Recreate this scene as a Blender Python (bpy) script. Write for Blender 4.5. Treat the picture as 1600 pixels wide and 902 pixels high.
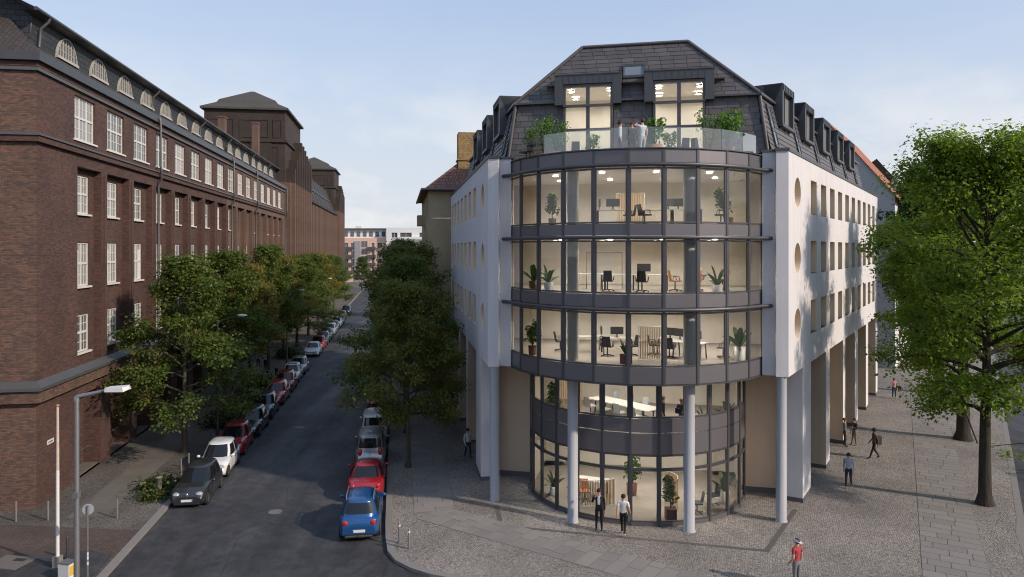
import bpy, bmesh, math, random
import numpy as np
from mathutils import Matrix, Vector
R = math.radians
random.seed(7)
rng = np.random.default_rng(7)
for o in list(bpy.data.objects):
    bpy.data.objects.remove(o)
SC = bpy.context.scene
COL = SC.collection

# ---------------------------------------------------------------- camera
CAMZ = 12.2
cam = bpy.data.cameras.new('camera')
camo = bpy.data.objects.new('camera', cam)
COL.objects.link(camo)
camo.location = (0, 0, CAMZ)
camo.rotation_euler = (R(90), 0, 0)
cam.sensor_width = 36
cam.lens = 25.2
cam.shift_y = -62 / 1600
cam.clip_end = 5000
SC.camera = camo

# ---------------------------------------------------------------- sky, sun, exposure
SUN_H = (-0.885, 0.466)            # horizontal travel of the light
SUN_EL = R(30)
SC.view_settings.view_transform = 'Standard'
SC.view_settings.look = 'None'
SC.view_settings.exposure = 0.62
SC.view_settings.gamma = 1.0
SC.view_settings.use_curve_mapping = False
SC.cycles.use_denoising = True
SC.cycles.max_bounces = 8
SC.cycles.filter_width = 1.1
SC.cycles.transparent_max_bounces = 12
SC.cycles.caustics_reflective = False
SC.cycles.caustics_refractive = False
SC.cycles.sample_clamp_indirect = 6
W = bpy.data.worlds.new('World')
SC.world = W
W.use_nodes = True
nt = W.node_tree
nt.nodes.clear()
out = nt.nodes.new('ShaderNodeOutputWorld')
bg = nt.nodes.new('ShaderNodeBackground')
sky = nt.nodes.new('ShaderNodeTexSky')
sky.sky_type = 'NISHITA'
sky.sun_disc = False
sky.sun_elevation = SUN_EL
sky.sun_rotation = math.atan2(-SUN_H[0], -SUN_H[1])
sky.altitude = 50
sky.air_density = 1.0
sky.dust_density = 1.6
sky.ozone_density = 1.5
bg.inputs["Strength"].default_value = 0.148
# thin clouds, the same all round the horizon
tc = nt.nodes.new('ShaderNodeTexCoord')
sep = nt.nodes.new('ShaderNodeSeparateXYZ')
nt.links.new(tc.outputs['Generated'], sep.inputs[0])
mp = nt.nodes.new('ShaderNodeMapping')
mp.inputs['Scale'].default_value = (3.0, 3.0, 6.5)
mp.inputs['Location'].default_value = (1.3, 0.4, 0.25)
nt.links.new(tc.outputs['Generated'], mp.inputs[0])
nz = nt.nodes.new('ShaderNodeTexNoise')
nz.inputs['Scale'].default_value = 1.55
nz.inputs['Detail'].default_value = 8
nz.inputs['Roughness'].default_value = 0.56
nt.links.new(mp.outputs[0], nz.inputs['Vector'])
cr = nt.nodes.new('ShaderNodeValToRGB')
cr.color_ramp.elements[0].position = 0.45
cr.color_ramp.elements[1].position = 0.62
nt.links.new(nz.outputs['Fac'], cr.inputs[0])
hf = nt.nodes.new('ShaderNodeMapRange')          # clouds lie low over the horizon
hf.inputs['From Min'].default_value = 0.0
hf.inputs['From Max'].default_value = 0.26
hf.inputs['To Min'].default_value = 1.0
hf.inputs['To Max'].default_value = 0.03
nt.links.new(sep.outputs['Z'], hf.inputs['Value'])
hz = nt.nodes.new('ShaderNodeMapRange')          # bright haze low down
hz.inputs['From Min'].default_value = 0.0
hz.inputs['From Max'].default_value = 0.40
hz.inputs['To Min'].default_value = 1.0
hz.inputs['To Max'].default_value = 0.0
nt.links.new(sep.outputs['Z'], hz.inputs['Value'])
mu = nt.nodes.new('ShaderNodeMath'); mu.operation = 'MULTIPLY'
nt.links.new(cr.outputs[0], mu.inputs[0]); nt.links.new(hf.outputs[0], mu.inputs[1])
def wmix(f, a, b_):
    m = nt.nodes.new('ShaderNodeMix'); m.data_type = 'RGBA'
    for k, x in ((0, f), (6, a), (7, b_)):
        if hasattr(x, 'links'): nt.links.new(x, m.inputs[k])
        elif k == 0: m.inputs[0].default_value = x
        else: m.inputs[k].default_value = (*x, 1)
    return m
veil = wmix(.70, sky.outputs[0], (1.72, 2.32, 3.45))      # thin high veil
low = wmix(hz.outputs[0], veil.outputs[2], (3.25, 3.4, 3.6))
mx = wmix(mu.outputs[0], low.outputs[2], (4.3, 4.2, 4.1))
nt.links.new(mx.outputs[2], bg.inputs['Color'])
nt.links.new(bg.outputs[0], out.inputs[0])
sl = bpy.data.lights.new('sun', 'SUN')
sl.energy = 2.55
sl.angle = R(1.6)
sl.color = (1.0, 0.86, 0.72)
slo = bpy.data.objects.new('sun', sl)
COL.objects.link(slo)
slo.rotation_euler = Vector((SUN_H[0] * math.cos(SUN_EL), SUN_H[1] * math.cos(SUN_EL), -math.sin(SUN_EL))).to_track_quat('-Z', 'Y').to_euler()
slo.location = (40, -20, 60)

# ---------------------------------------------------------------- helpers
F_PX, HOR = 1120.0, 389.0
def gnd(x, y, z=0.0):                # a pixel of the photograph on the plane at height z
    Y = F_PX * (CAMZ - z) / (y - HOR)
    return ((x - 800) / F_PX * Y, Y, z)
AZL, AZR = R(-8.9), R(32.9)
DL = (math.sin(AZL), math.cos(AZL))
DR = (math.sin(AZR), math.cos(AZR))

class MB:
    """collects geometry; build() links it as one mesh object"""
    def __init__(s):
        s.v = []; s.f = []; s.m = []; s.uv = []; s.sm = []; s.T = None
    def add(s, verts, faces, mat=0, smooth=False):
        b = len(s.v)
        flip = False
        vv = [Vector(p) for p in verts]
        if s.T is not None:
            flip = s.T.determinant() < 0
            s.v.extend([tuple(s.T @ p) for p in vv])
        else:
            s.v.extend([tuple(p) for p in vv])
        for f in faces:
            p = [vv[i] for i in f]
            n = Vector((0, 0, 0))
            for i in range(len(p)):
                a, c = p[i], p[(i + 1) % len(p)]
                n += Vector(((a.y - c.y) * (a.z + c.z), (a.z - c.z) * (a.x + c.x), (a.x - c.x) * (a.y + c.y)))
            ax = max(range(3), key=lambda i: abs(n[i]))
            uv = [((q.y, q.z), (q.x, q.z), (q.x, q.y))[ax] for q in p]
            idx = [b + i for i in f]
            if flip:
                idx.reverse(); uv.reverse()
            s.f.append(idx); s.m.append(mat); s.uv.extend(uv); s.sm.append(smooth)
        return s
    def box(s, x0, x1, y0, y1, z0, z1, mat=0):
        v = [(x0, y0, z0), (x1, y0, z0), (x1, y1, z0), (x0, y1, z0), (x0, y0, z1), (x1, y0, z1), (x1, y1, z1), (x0, y1, z1)]
        return s.add(v, [(0, 3, 2, 1), (4, 5, 6, 7), (0, 1, 5, 4), (1, 2, 6, 5), (2, 3, 7, 6), (3, 0, 4, 7)], mat)
    def quad(s, a, b, c, d, mat=0):
        return s.add([a, b, c, d], [(0, 1, 2, 3)], mat)
    def poly(s, pts, mat=0):
        return s.add(pts, [tuple(range(len(pts)))], mat)
    def prism(s, pts, z0, z1, mat=0, cap=True, smooth=False):
        n = len(pts)
        v = [(p[0], p[1], z0) for p in pts] + [(p[0], p[1], z1) for p in pts]
        f = [(i, (i + 1) % n, n + (i + 1) % n, n + i) for i in range(n)]
        s.add(v, f, mat, smooth)
        if cap:
            s.add(v, [tuple(range(n - 1, -1, -1)), tuple(range(n, 2 * n))], mat)
        return s
    def bar(s, a, b, w, h=None, mat=0, up=(0, 0, 1)):
        """square bar from a to b"""
        a = Vector(a); b = Vector(b); h = h or w
        d = (b - a).normalized(); u = Vector(up)
        if abs(d.dot(u)) > .95: u = Vector((1, 0, 0))
        x = d.cross(u).normalized() * w / 2; y = x.cross(d).normalized() * h / 2
        v = [a - x - y, a + x - y, a + x + y, a - x + y, b - x - y, b + x - y, b + x + y, b - x + y]
        return s.add(v, [(0, 3, 2, 1), (4, 5, 6, 7), (0, 1, 5, 4), (1, 2, 6, 5), (2, 3, 7, 6), (3, 0, 4, 7)], mat)
    def tube(s, path, r, n=8, mat=0, cap=True):
        P = [Vector(p) for p in path]
        rr = r if isinstance(r, (list, tuple)) else [r] * len(P)
        v = []; f = []
        ref = None
        for i, p in enumerate(P):
            d = (P[min(i + 1, len(P) - 1)] - P[max(i - 1, 0)]).normalized()
            u = Vector((0, 0, 1)) if abs(d.z) < .9 else Vector((1, 0, 0))
            if ref is not None: u = ref
            x = d.cross(u)
            if x.length < 1e-4: x = d.cross(Vector((0.3, 1, 0.2)))
            x.normalize(); y = x.cross(d).normalized(); ref = y
            for k in range(n):
                t = 2 * math.pi * k / n
                v.append(p + (x * math.cos(t) + y * math.sin(t)) * rr[i])
        for i in range(len(P) - 1):
            for k in range(n):
                f.append((i * n + k, i * n + (k + 1) % n, (i + 1) * n + (k + 1) % n, (i + 1) * n + k))
        s.add(v, f, mat, True)
        if cap:
            s.add(v, [tuple(range(n - 1, -1, -1)), tuple(range((len(P) - 1) * n, len(P) * n))], mat)
        return s
    def lathe(s, prof, n=20, mat=0, c=(0, 0)):
        v = []; f = []
        for r, z in prof:
            for k in range(n):
                t = 2 * math.pi * k / n
                v.append((c[0] + r * math.cos(t), c[1] + r * math.sin(t), z))
        for i in range(len(prof) - 1):
            for k in range(n):
                f.append((i * n + k, i * n + (k + 1) % n, (i + 1) * n + (k + 1) % n, (i + 1) * n + k))
        s.add(v, f, mat, True)
        if prof[0][0] > 1e-5: s.add(v[:n], [tuple(range(n - 1, -1, -1))], mat)
        if prof[-1][0] > 1e-5: s.add(v[-n:], [tuple(range(n))], mat)
        return s
    def ball(s, c, r, n=10, m=6, mat=0):
        rx, ry, rz = r if isinstance(r, (tuple, list)) else (r, r, r)
        v = [(c[0], c[1], c[2] - rz)]
        for j in range(1, m):
            p = -math.pi / 2 + math.pi * j / m
            for k in range(n):
                t = 2 * math.pi * k / n
                v.append((c[0] + rx * math.cos(p) * math.cos(t), c[1] + ry * math.cos(p) * math.sin(t), c[2] + rz * math.sin(p)))
        v.append((c[0], c[1], c[2] + rz))
        f = [(0, 1 + (k + 1) % n, 1 + k) for k in range(n)]
        for j in range(m - 2):
            for k in range(n):
                a = 1 + j * n
                f.append((a + k, a + (k + 1) % n, a + n + (k + 1) % n, a + n + k))
        e = len(v) - 1; a = 1 + (m - 2) * n
        f += [(a + k, a + (k + 1) % n, e) for k in range(n)]
        return s.add(v, f, mat, True)
    def wall(s, x0, x1, z0, z1, holes=(), y=0.0, mat=0, rmat=None, thick=None):
        """wall face in the plane y, outside towards -y; holes (xa, xb, za, zb, depth) get reveals"""
        xs = sorted({x0, x1, *[h[0] for h in holes], *[h[1] for h in holes]})
        zs = sorted({z0, z1, *[h[2] for h in holes], *[h[3] for h in holes]})
        xs = [x for x in xs if x0 - 1e-6 <= x <= x1 + 1e-6]; zs = [z for z in zs if z0 - 1e-6 <= z <= z1 + 1e-6]
        for i in range(len(xs) - 1):
            j = 0
            while j < len(zs) - 1:
                def isf(jj):
                    cx = (xs[i] + xs[i + 1]) / 2; cz = (zs[jj] + zs[jj + 1]) / 2
                    return not any(h[0] < cx < h[1] and h[2] < cz < h[3] for h in holes)
                if isf(j):
                    k = j
                    while k + 1 < len(zs) - 1 and isf(k + 1): k += 1
                    s.quad((xs[i], y, zs[j]), (xs[i + 1], y, zs[j]), (xs[i + 1], y, zs[k + 1]), (xs[i], y, zs[k + 1]), mat)
                    j = k + 1
                else:
                    j += 1
        rm = mat if rmat is None else rmat
        for (a, b, c, d, dp) in holes:
            if dp <= 0: continue
            e = y + dp
            s.quad((a, y, c), (a, y, d), (a, e, d), (a, e, c), rm)
            s.quad((b, y, d), (b, y, c), (b, e, c), (b, e, d), rm)
            s.quad((a, y, d), (b, y, d), (b, e, d), (a, e, d), rm)
            s.quad((a, y, c), (a, e, c), (b, e, c), (b, y, c), rm)
        return s
    def mesh(s, name, mats):
        me = bpy.data.meshes.new(name)
        me.from_pydata(s.v, [], s.f)
        for m in (mats if isinstance(mats, (list, tuple)) else [mats]):
            me.materials.append(m)
        me.polygons.foreach_set('material_index', s.m)
        me.polygons.foreach_set('use_smooth', s.sm)
        ul = me.uv_layers.new(name='UVMap')
        ul.data.foreach_set('uv', [c for u in s.uv for c in u])
        me.update()
        return me
    def build(s, name, mats, parent=None, loc=None, rz=0):
        return obj(name, s.mesh(name, mats), parent, loc, rz)

def obj(name, me, parent=None, loc=None, rz=0):
    o = bpy.data.objects.new(name, me)
    COL.objects.link(o)
    if parent is not None: o.parent = parent
    if loc is not None: o.location = loc
    if rz: o.rotation_euler = (0, 0, rz)
    return o
def tag(o, label, cat=None, group=None, kind=None):
    if label: o['label'] = label
    if cat: o['category'] = cat
    if group: o['group'] = group
    if kind: o['kind'] = kind
    return o
def thing(name, label, cat, loc=(0, 0, 0), rz=0, group=None):
    o = obj(name, None, None, loc, rz)
    o.empty_display_size = .2
    return tag(o, label, cat, group)
def copy_tree(o, parent=None):
    c = o.copy(); COL.objects.link(c)
    if parent is not None: c.parent = parent
    for ch in list(o.children):
        copy_tree(ch, c)
    return c
def put(o, loc, rz=0, label=None, group=None, scale=None):
    o.location = loc; o.rotation_euler = (0, 0, rz)
    if label: o['label'] = label
    if group: o['group'] = group
    if scale: o.scale = (scale,) * 3 if not isinstance(scale, tuple) else scale
    return o
def frame(ox, oy, ax, mirror=False):
    """matrix of a local frame: x along direction ax (radians from +X), y to its left"""
    M = Matrix.Translation((ox, oy, 0)) @ Matrix.Rotation(ax, 4, 'Z')
    if mirror: M = M @ Matrix.Diagonal((1, -1, 1, 1))
    return M

# ---------------------------------------------------------------- materials
MATS = {}
def _new(name):
    m = bpy.data.materials.new(name); m.use_nodes = True
    n = m.node_tree; b = n.nodes['Principled BSDF']
    MATS[name] = m
    return m, n, b
def _coord(n, uv, scale):
    t = n.nodes.new('ShaderNodeTexCoord'); mp = n.nodes.new('ShaderNodeMapping')
    mp.inputs['Scale'].default_value = scale if isinstance(scale, tuple) else (scale,) * 3
    n.links.new(t.outputs['UV' if uv else 'Object'], mp.inputs[0])
    return mp.outputs[0]
def _mixc(n, f, a, b, typ='MIX'):
    m = n.nodes.new('ShaderNodeMix'); m.data_type = 'RGBA'; m.blend_type = typ
    for k, x in ((0, f), (6, a), (7, b)):
        if hasattr(x, 'links'): n.links.new(x, m.inputs[k])
        elif k == 0: m.inputs[0].default_value = x
        else: m.inputs[k].default_value = (*x[:3], 1)
    return m.outputs[2]
def _noise(n, vec, scale, detail=4, rough=.6):
    z = n.nodes.new('ShaderNodeTexNoise'); z.inputs['Scale'].default_value = scale
    z.inputs['Detail'].default_value = detail; z.inputs['Roughness'].default_value = rough
    if vec is not None: n.links.new(vec, z.inputs['Vector'])
    return z.outputs['Fac']
def _ramp(n, f, a, b, ca=(0, 0, 0), cb=(1, 1, 1)):
    r = n.nodes.new('ShaderNodeValToRGB')
    r.color_ramp.elements[0].position = a; r.color_ramp.elements[1].position = b
    r.color_ramp.elements[0].color = (*ca, 1); r.color_ramp.elements[1].color = (*cb, 1)
    n.links.new(f, r.inputs[0]); return r.outputs[0]
def _bump(n, b, h, strength, dist=.02):
    u = n.nodes.new('ShaderNodeBump'); u.inputs['Strength'].default_value = strength; u.inputs['Distance'].default_value = dist
    n.links.new(h, u.inputs['Height']); n.links.new(u.outputs[0], b.inputs['Normal'])
def sc_(c, k): return tuple(min(1, x * k) for x in c)
def plain(name, col, rough=.6, metal=0, var=.12, scale=3.0, bump=0, bscale=40, spec=.5, objvar=0):
    m, n, b = _new(name)
    b.inputs['Roughness'].default_value = rough; b.inputs['Metallic'].default_value = metal
    b.inputs['Specular IOR Level'].default_value = spec
    v = _coord(n, False, 1)
    c = _mixc(n, _noise(n, v, scale, 5), sc_(col, 1 - var), sc_(col, 1 + var))
    if objvar:
        oi = n.nodes.new('ShaderNodeObjectInfo')
        c = _mixc(n, 1.0, c, _ramp(n, oi.outputs['Random'], 0, 1, (1 - objvar,) * 3, (1 + objvar,) * 3), 'MULTIPLY')
    n.links.new(c, b.inputs['Base Color'])
    if bump: _bump(n, b, _noise(n, v, bscale, 3), bump, .01)
    return m
def brick(name, c1, c2, mortar, bw=.25, bh=.075, rough=.85, stain=.35, squash=1, off=.5, ms=.012, bump=.5):
    m, n, b = _new(name)
    uv = _coord(n, True, 1)
    t = n.nodes.new('ShaderNodeTexBrick'); n.links.new(uv, t.inputs['Vector'])
    t.inputs['Scale'].default_value = 1; t.inputs['Brick Width'].default_value = bw; t.inputs['Row Height'].default_value = bh
    t.inputs['Mortar Size'].default_value = ms; t.inputs['Mortar Smooth'].default_value = .3; t.offset = off
    t.inputs['Color1'].default_value = (*c1, 1); t.inputs['Color2'].default_value = (*c2, 1); t.inputs['Mortar'].default_value = (*mortar, 1)
    t.inputs['Bias'].default_value = 0
    f = _ramp(n, _noise(n, uv, .35, 6, .65), .3, .75, (1 - stain,) * 3, (1 + stain * .6,) * 3)
    f2 = _ramp(n, _noise(n, uv, 5, 3, .7), .25, .8, (.8, .8, .8), (1.15, 1.15, 1.15))
    c = _mixc(n, 1.0, t.outputs['Color'], f, 'MULTIPLY'); c = _mixc(n, 1.0, c, f2, 'MULTIPLY')
    n.links.new(c, b.inputs['Base Color']); b.inputs['Roughness'].default_value = rough
    iv = n.nodes.new('ShaderNodeMath'); iv.operation = 'SUBTRACT'; iv.inputs[0].default_value = 1
    n.links.new(t.outputs['Fac'], iv.inputs[1]); _bump(n, b, iv.outputs[0], bump, .01)
    return m
def setts(name, c1, c2, joint, size=.1, stretch=(1, 1, 1), rot=0.0, rough=.8, bump=.8, big=.25):
    m, n, b = _new(name)
    uv = _coord(n, True, (1 / size * stretch[0], 1 / size * stretch[1], 1))
    uv.node.inputs['Rotation'].default_value = (0, 0, rot)
    vo = n.nodes.new('ShaderNodeTexVoronoi'); vo.inputs['Scale'].default_value = 1; vo.inputs['Randomness'].default_value = .55
    n.links.new(uv, vo.inputs['Vector'])
    ve = n.nodes.new('ShaderNodeTexVoronoi'); ve.feature = 'DISTANCE_TO_EDGE'; ve.inputs['Scale'].default_value = 1; ve.inputs['Randomness'].default_value = .55
    n.links.new(uv, ve.inputs['Vector'])
    c = _mixc(n, vo.outputs['Color'], c1, c2)
    e = _ramp(n, ve.outputs['Distance'], .02, .16)
    c = _mixc(n, e, joint, c)
    raw = _coord(n, True, 1)
    c = _mixc(n, 1.0, c, _ramp(n, _noise(n, raw, .25, 5), .3, .7, (1 - big,) * 3, (1 + big,) * 3), 'MULTIPLY')
    n.links.new(c, b.inputs['Base Color']); b.inputs['Roughness'].default_value = rough
    _bump(n, b, e, bump, .015)
    return m
def tiles(name, c1, c2, gap, tw, th, rough=.7, bump=.8):
    return brick(name, c1, c2, gap, tw, th, rough, .25, ms=.02, bump=bump)
def glass(name, tint=(.93, .96, .95), refl=1.0, rough=0.0, ior=1.5):
    m = bpy.data.materials.new(name); m.use_nodes = True; n = m.node_tree; n.nodes.clear(); MATS[name] = m
    o = n.nodes.new('ShaderNodeOutputMaterial'); t = n.nodes.new('ShaderNodeBsdfTransparent'); g = n.nodes.new('ShaderNodeBsdfGlossy')
    t.inputs[0].default_value = (*tint, 1); g.inputs['Roughness'].default_value = rough
    fr = n.nodes.new('ShaderNodeFresnel'); fr.inputs[0].default_value = ior
    k = n.nodes.new('ShaderNodeMath'); k.operation = 'MULTIPLY'; k.use_clamp = True; k.inputs[1].default_value = refl
    n.links.new(fr.outputs[0], k.inputs[0])
    x = n.nodes.new('ShaderNodeMixShader'); n.links.new(k.outputs[0], x.inputs[0]); n.links.new(t.outputs[0], x.inputs[1]); n.links.new(g.outputs[0], x.inputs[2])
    n.links.new(x.outputs[0], o.inputs[0])
    return m
def lamp(name, col, st):
    m, n, b = _new(name)
    b.inputs['Base Color'].default_value = (*col, 1); b.inputs['Emission Color'].default_value = (*col, 1); b.inputs['Emission Strength'].default_value = st
    return m
def streaky(name, col, rough=.9, streak=.10, bump=.2):
    m, n, b = _new(name)
    v = _coord(n, False, 1); v2 = _coord(n, False, (2.2, 2.2, .10))
    c = _mixc(n, _noise(n, v, 12, 4), sc_(col, .95), sc_(col, 1.04))
    c = _mixc(n, 1.0, c, _ramp(n, _noise(n, v2, 1.0, 6, .7), .35, .72, (1 - streak,) * 3, (1.03,) * 3), 'MULTIPLY')
    c = _mixc(n, 1.0, c, _ramp(n, _noise(n, v, .5, 5, .65), .3, .7, (1 - streak * .8, 1 - streak * .8, 1 - streak * .7), (1.02,) * 3), 'MULTIPLY')
    n.links.new(c, b.inputs['Base Color']); b.inputs['Roughness'].default_value = rough
    _bump(n, b, _noise(n, v, 60, 3), bump, .01)
    return m
def barkmat(name, a, c_):
    m, n, b = _new(name)
    v = _coord(n, False, (9, 9, 1.3)); w_ = _coord(n, False, 1)
    f = _noise(n, v, 1.0, 7, .75)
    c = _mixc(n, _ramp(n, f, .35, .68), a, c_)
    c = _mixc(n, _ramp(n, _noise(n, w_, 1.1, 4), .5, .75, (0, 0, 0), (.5,) * 3), c, (.06, .07, .04))
    n.links.new(c, b.inputs['Base Color']); b.inputs['Roughness'].default_value = .95
    _bump(n, b, f, 1.0, .08)
    return m
def leafmat(name, ca, cb, cc, transl=.35):
    m = bpy.data.materials.new(name); m.use_nodes = True; n = m.node_tree; n.nodes.clear(); MATS[name] = m
    o = n.nodes.new('ShaderNodeOutputMaterial')
    a = n.nodes.new('ShaderNodeAttribute'); a.attribute_name = 'leaf'
    r = n.nodes.new('ShaderNodeValToRGB')
    r.color_ramp.elements[0].position = 0; r.color_ramp.elements[0].color = (*ca, 1)
    r.color_ramp.elements[1].position = 1; r.color_ramp.elements[1].color = (*cc, 1)
    e = r.color_ramp.elements.new(.6); e.color = (*cb, 1)
    n.links.new(a.outputs['Fac'], r.inputs[0])
    d = n.nodes.new('ShaderNodeBsdfPrincipled'); d.inputs['Roughness'].default_value = .5; d.inputs['Specular IOR Level'].default_value = .35
    t = n.nodes.new('ShaderNodeBsdfTranslucent')
    n.links.new(r.outputs[0], d.inputs['Base Color'])
    br = _mixc(n, 1.0, r.outputs[0], (1.5, 1.5, .7), 'MULTIPLY')
    n.links.new(br, t.inputs[0])
    x = n.nodes.new('ShaderNodeMixShader'); x.inputs[0].default_value = transl
    n.links.new(d.outputs[0], x.inputs[1]); n.links.new(t.outputs[0], x.inputs[2]); n.links.new(x.outputs[0], o.inputs[0])
    return m
def asphalt(name, col, patch):
    m, n, b = _new(name)
    v = _coord(n, False, 1)
    c = _mixc(n, _ramp(n, _noise(n, v, .16, 7, .72), .42, .66), col, patch)
    c = _mixc(n, 1.0, c, _ramp(n, _noise(n, v, 30, 3, .8), .3, .7, (.6, .6, .6), (1.4, 1.4, 1.4)), 'MULTIPLY')
    c = _mixc(n, 1.0, c, _ramp(n, _noise(n, v, 1.7, 6, .75), .3, .72, (.7, .7, .7), (1.4, 1.4, 1.42)), 'MULTIPLY')
    st = _coord(n, False, (.5, .06, 1)); st.node.inputs['Rotation'].default_value = (0, 0, R(-8.9))
    c = _mixc(n, 1.0, c, _ramp(n, _noise(n, st, 1.6, 6, .7), .3, .75, (.72, .72, .74), (1.45, 1.45, 1.45)), 'MULTIPLY')
    # mended strips and cracks
    vo = n.nodes.new('ShaderNodeTexVoronoi'); vo.feature = 'DISTANCE_TO_EDGE'; vo.inputs['Scale'].default_value = .23; n.links.new(v, vo.inputs['Vector'])
    c = _mixc(n, _ramp(n, vo.outputs['Distance'], .0, .012, (.55, .55, .55), (0, 0, 0)), c, (.02, .02, .02))
    n.links.new(c, b.inputs['Base Color'])
    b.inputs['Specular IOR Level'].default_value = .4
    rr = _ramp(n, _noise(n, st, 1.1, 4), .3, .7, (.55,) * 3, (.85,) * 3); n.links.new(rr, b.inputs['Roughness'])
    _bump(n, b, _noise(n, v, 60, 3), .35, .01)
    return m
def paint(name, col, metal=.0, rough=.28):
    m, n, b = _new(name)
    b.inputs['Base Color'].default_value = (*col, 1); b.inputs['Metallic'].default_value = metal; b.inputs['Roughness'].default_value = rough
    b.inputs['Coat Weight'].default_value = .6; b.inputs['Coat Roughness'].default_value = .05
    v = _coord(n, False, 1)
    c = _mixc(n, _ramp(n, _noise(n, v, 2.2, 5), .45, .75), col, tuple(x * .8 + .02 for x in col))
    n.links.new(c, b.inputs['Base Color'])
    return m
# ---------------------------------------------------------------- material list
clinker = brick('clinker_brick', (.135, .060, .044), (.062, .031, .027), (.068, .049, .040), .25, .078, stain=.32)
clinker_end = brick('clinker_brick_end', (.20, .10, .066), (.082, .046, .04), (.10, .08, .062), .25, .078, stain=.28)
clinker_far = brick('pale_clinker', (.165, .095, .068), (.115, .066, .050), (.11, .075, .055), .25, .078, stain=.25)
clinker_dark = brick('sooty_clinker', (.056, .038, .030), (.036, .026, .022), (.045, .032, .026), .25, .078, stain=.4)
zinc = plain('weathered_zinc', (.125, .125, .125), .5, .5, .2, 1.5)
zinc_dark = plain('dark_zinc', (.075, .078, .085), .45, .4, .15, 1.2)
slate = tiles('slate_cladding', (.045, .05, .058), (.032, .036, .042), (.012, .012, .014), .4, .28)
slate_roof = tiles('old_roof_tiles', (.075, .055, .045), (.05, .042, .036), (.02, .016, .014), .3, .22)
redtile = tiles('red_roof_tiles', (.50, .17, .065), (.34, .11, .05), (.08, .035, .025), .25, .3)
oldtile = tiles('worn_red_tiles', (.33, .14, .085), (.14, .08, .065), (.035, .02, .018), .25, .3)
copper = plain('patinated_roof', (.062, .054, .044), .7, 0, .3, .4)
white_frame = plain('white_window_paint', (.62, .60, .55), .5, 0, .08)
pane_m = plain('dark_window_glass', (.10, .115, .125), .06, 0, .35, .8, spec=.8)
curtain_m = plain('curtained_window_glass', (.26, .27, .27), .12, 0, .25, 1.2, spec=.7)
blind_m = plain('grey_roller_blind', (.20, .21, .22), .6, 0, .08)
render_w = streaky('white_render', (.67, .645, .65), .9, .09)
render_b = streaky('beige_render', (.62, .49, .355), .9, .07)
column_m = streaky('smooth_column', (.37, .37, .385), .6, .10, .05)
anthra = plain('anthracite_panel', (.165, .155, .165), .45, .55, .06, 2, objvar=.06)
anthra_f = plain('anthracite_frame', (.085, .083, .09), .42, .4, .06, 2)
plinth_m = plain('dark_plinth', (.10, .10, .105), .7, 0, .1)
rooftile_m = plain('slate_grey_tile', (.095, .087, .088), .55, 0, .15, 3, bump=.3, objvar=.2)
underlay = plain('roof_underlay', (.03, .03, .032), .9)
glass_m = glass('clear_glass', (.96, .97, .96), 1.9)
glass_bal = glass('balustrade_glass', (.86, .93, .93), 4.5)
floor_m = plain('carpet_floor', (.26, .23, .20), .85, 0, .1, 6)
ceil_m = plain('white_ceiling', (.72, .70, .66), .9, 0, .03)
iwall = plain('warm_plaster', (.74, .69, .61), .85, 0, .13, .7)
iconc = plain('fair_faced_concrete', (.40, .42, .43), .8, 0, .18, 2.5)
wood_m = plain('ash_wood', (.50, .30, .14), .55, 0, .2, 6)
black_m = plain('black_plastic', (.02, .021, .024), .5, 0, .1)
desk_m = plain('white_laminate', (.56, .55, .53), .4, 0, .03)
orange_m = plain('tan_leather', (.45, .17, .055), .55, 0, .1)
grey_fab = plain('grey_fabric', (.33, .36, .38), .8, 0, .1)
blue_fab = plain('dark_blue_fabric', (.035, .045, .065), .85, 0, .1)
pot_w = plain('white_pot', (.7, .7, .68), .4, 0, .05)
pot_r = plain('rust_pot', (.13, .045, .03), .7, 0, .15)
pot_t = plain('terracotta_pot', (.35, .16, .09), .7, 0, .12)
warm_lamp = lamp('ceiling_lamp_glow', (1, .91, .79), 380)
attic_lamp = lamp('attic_lamp_glow', (1, .93, .84), 130)
tarmac = asphalt('asphalt', (.034, .034, .036), (.066, .065, .067))
lunette_m = plain('dull_lunette_glass', (.075, .08, .085), .3, 0, .3, 2, spec=.3)
lunette_f = plain('aged_window_paint', (.40, .385, .35), .6, 0, .1)
reveal_m = streaky('beige_reveal', (.84, .65, .45), .9, .05)
ground_m = plain('city_ground', (.10, .10, .095), .9, 0, .2, .05)
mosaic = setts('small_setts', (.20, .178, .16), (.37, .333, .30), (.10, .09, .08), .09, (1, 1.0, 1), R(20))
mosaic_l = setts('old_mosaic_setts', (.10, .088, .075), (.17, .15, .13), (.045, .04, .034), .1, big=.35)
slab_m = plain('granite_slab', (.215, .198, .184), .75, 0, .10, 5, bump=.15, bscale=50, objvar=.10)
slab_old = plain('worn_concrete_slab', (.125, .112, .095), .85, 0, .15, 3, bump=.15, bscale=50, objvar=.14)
brickpave = brick('brick_paving', (.13, .085, .065), (.085, .062, .052), (.045, .038, .032), .2, .1, stain=.3)
kerb_m = plain('granite_kerb', (.21, .195, .18), .75, 0, .18, 4, bump=.1)
band_m = plain('dark_drain_band', (.095, .085, .078), .8, 0, .1)
steel_m = plain('galvanised_steel', (.30, .30, .31), .45, .7, .12, 4)
steel_d = plain('dark_steel', (.06, .065, .07), .5, .5, .12, 4)
rust_m = plain('worn_post', (.16, .14, .125), .8, 0, .3, 9)
white_m = plain('white_paint', (.66, .65, .62), .5, 0, .12, 6)
yellow_m = plain('yellow_sticker', (.60, .40, .05), .5)
bark_m = barkmat('tree_bark', (.022, .017, .013), (.075, .058, .043))
bark_l = barkmat('pale_tree_bark', (.045, .037, .028), (.11, .095, .075))
leaf_lime = leafmat('lime_leaves', (.085, .145, .02), (.155, .235, .032), (.26, .32, .05), .56)
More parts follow.
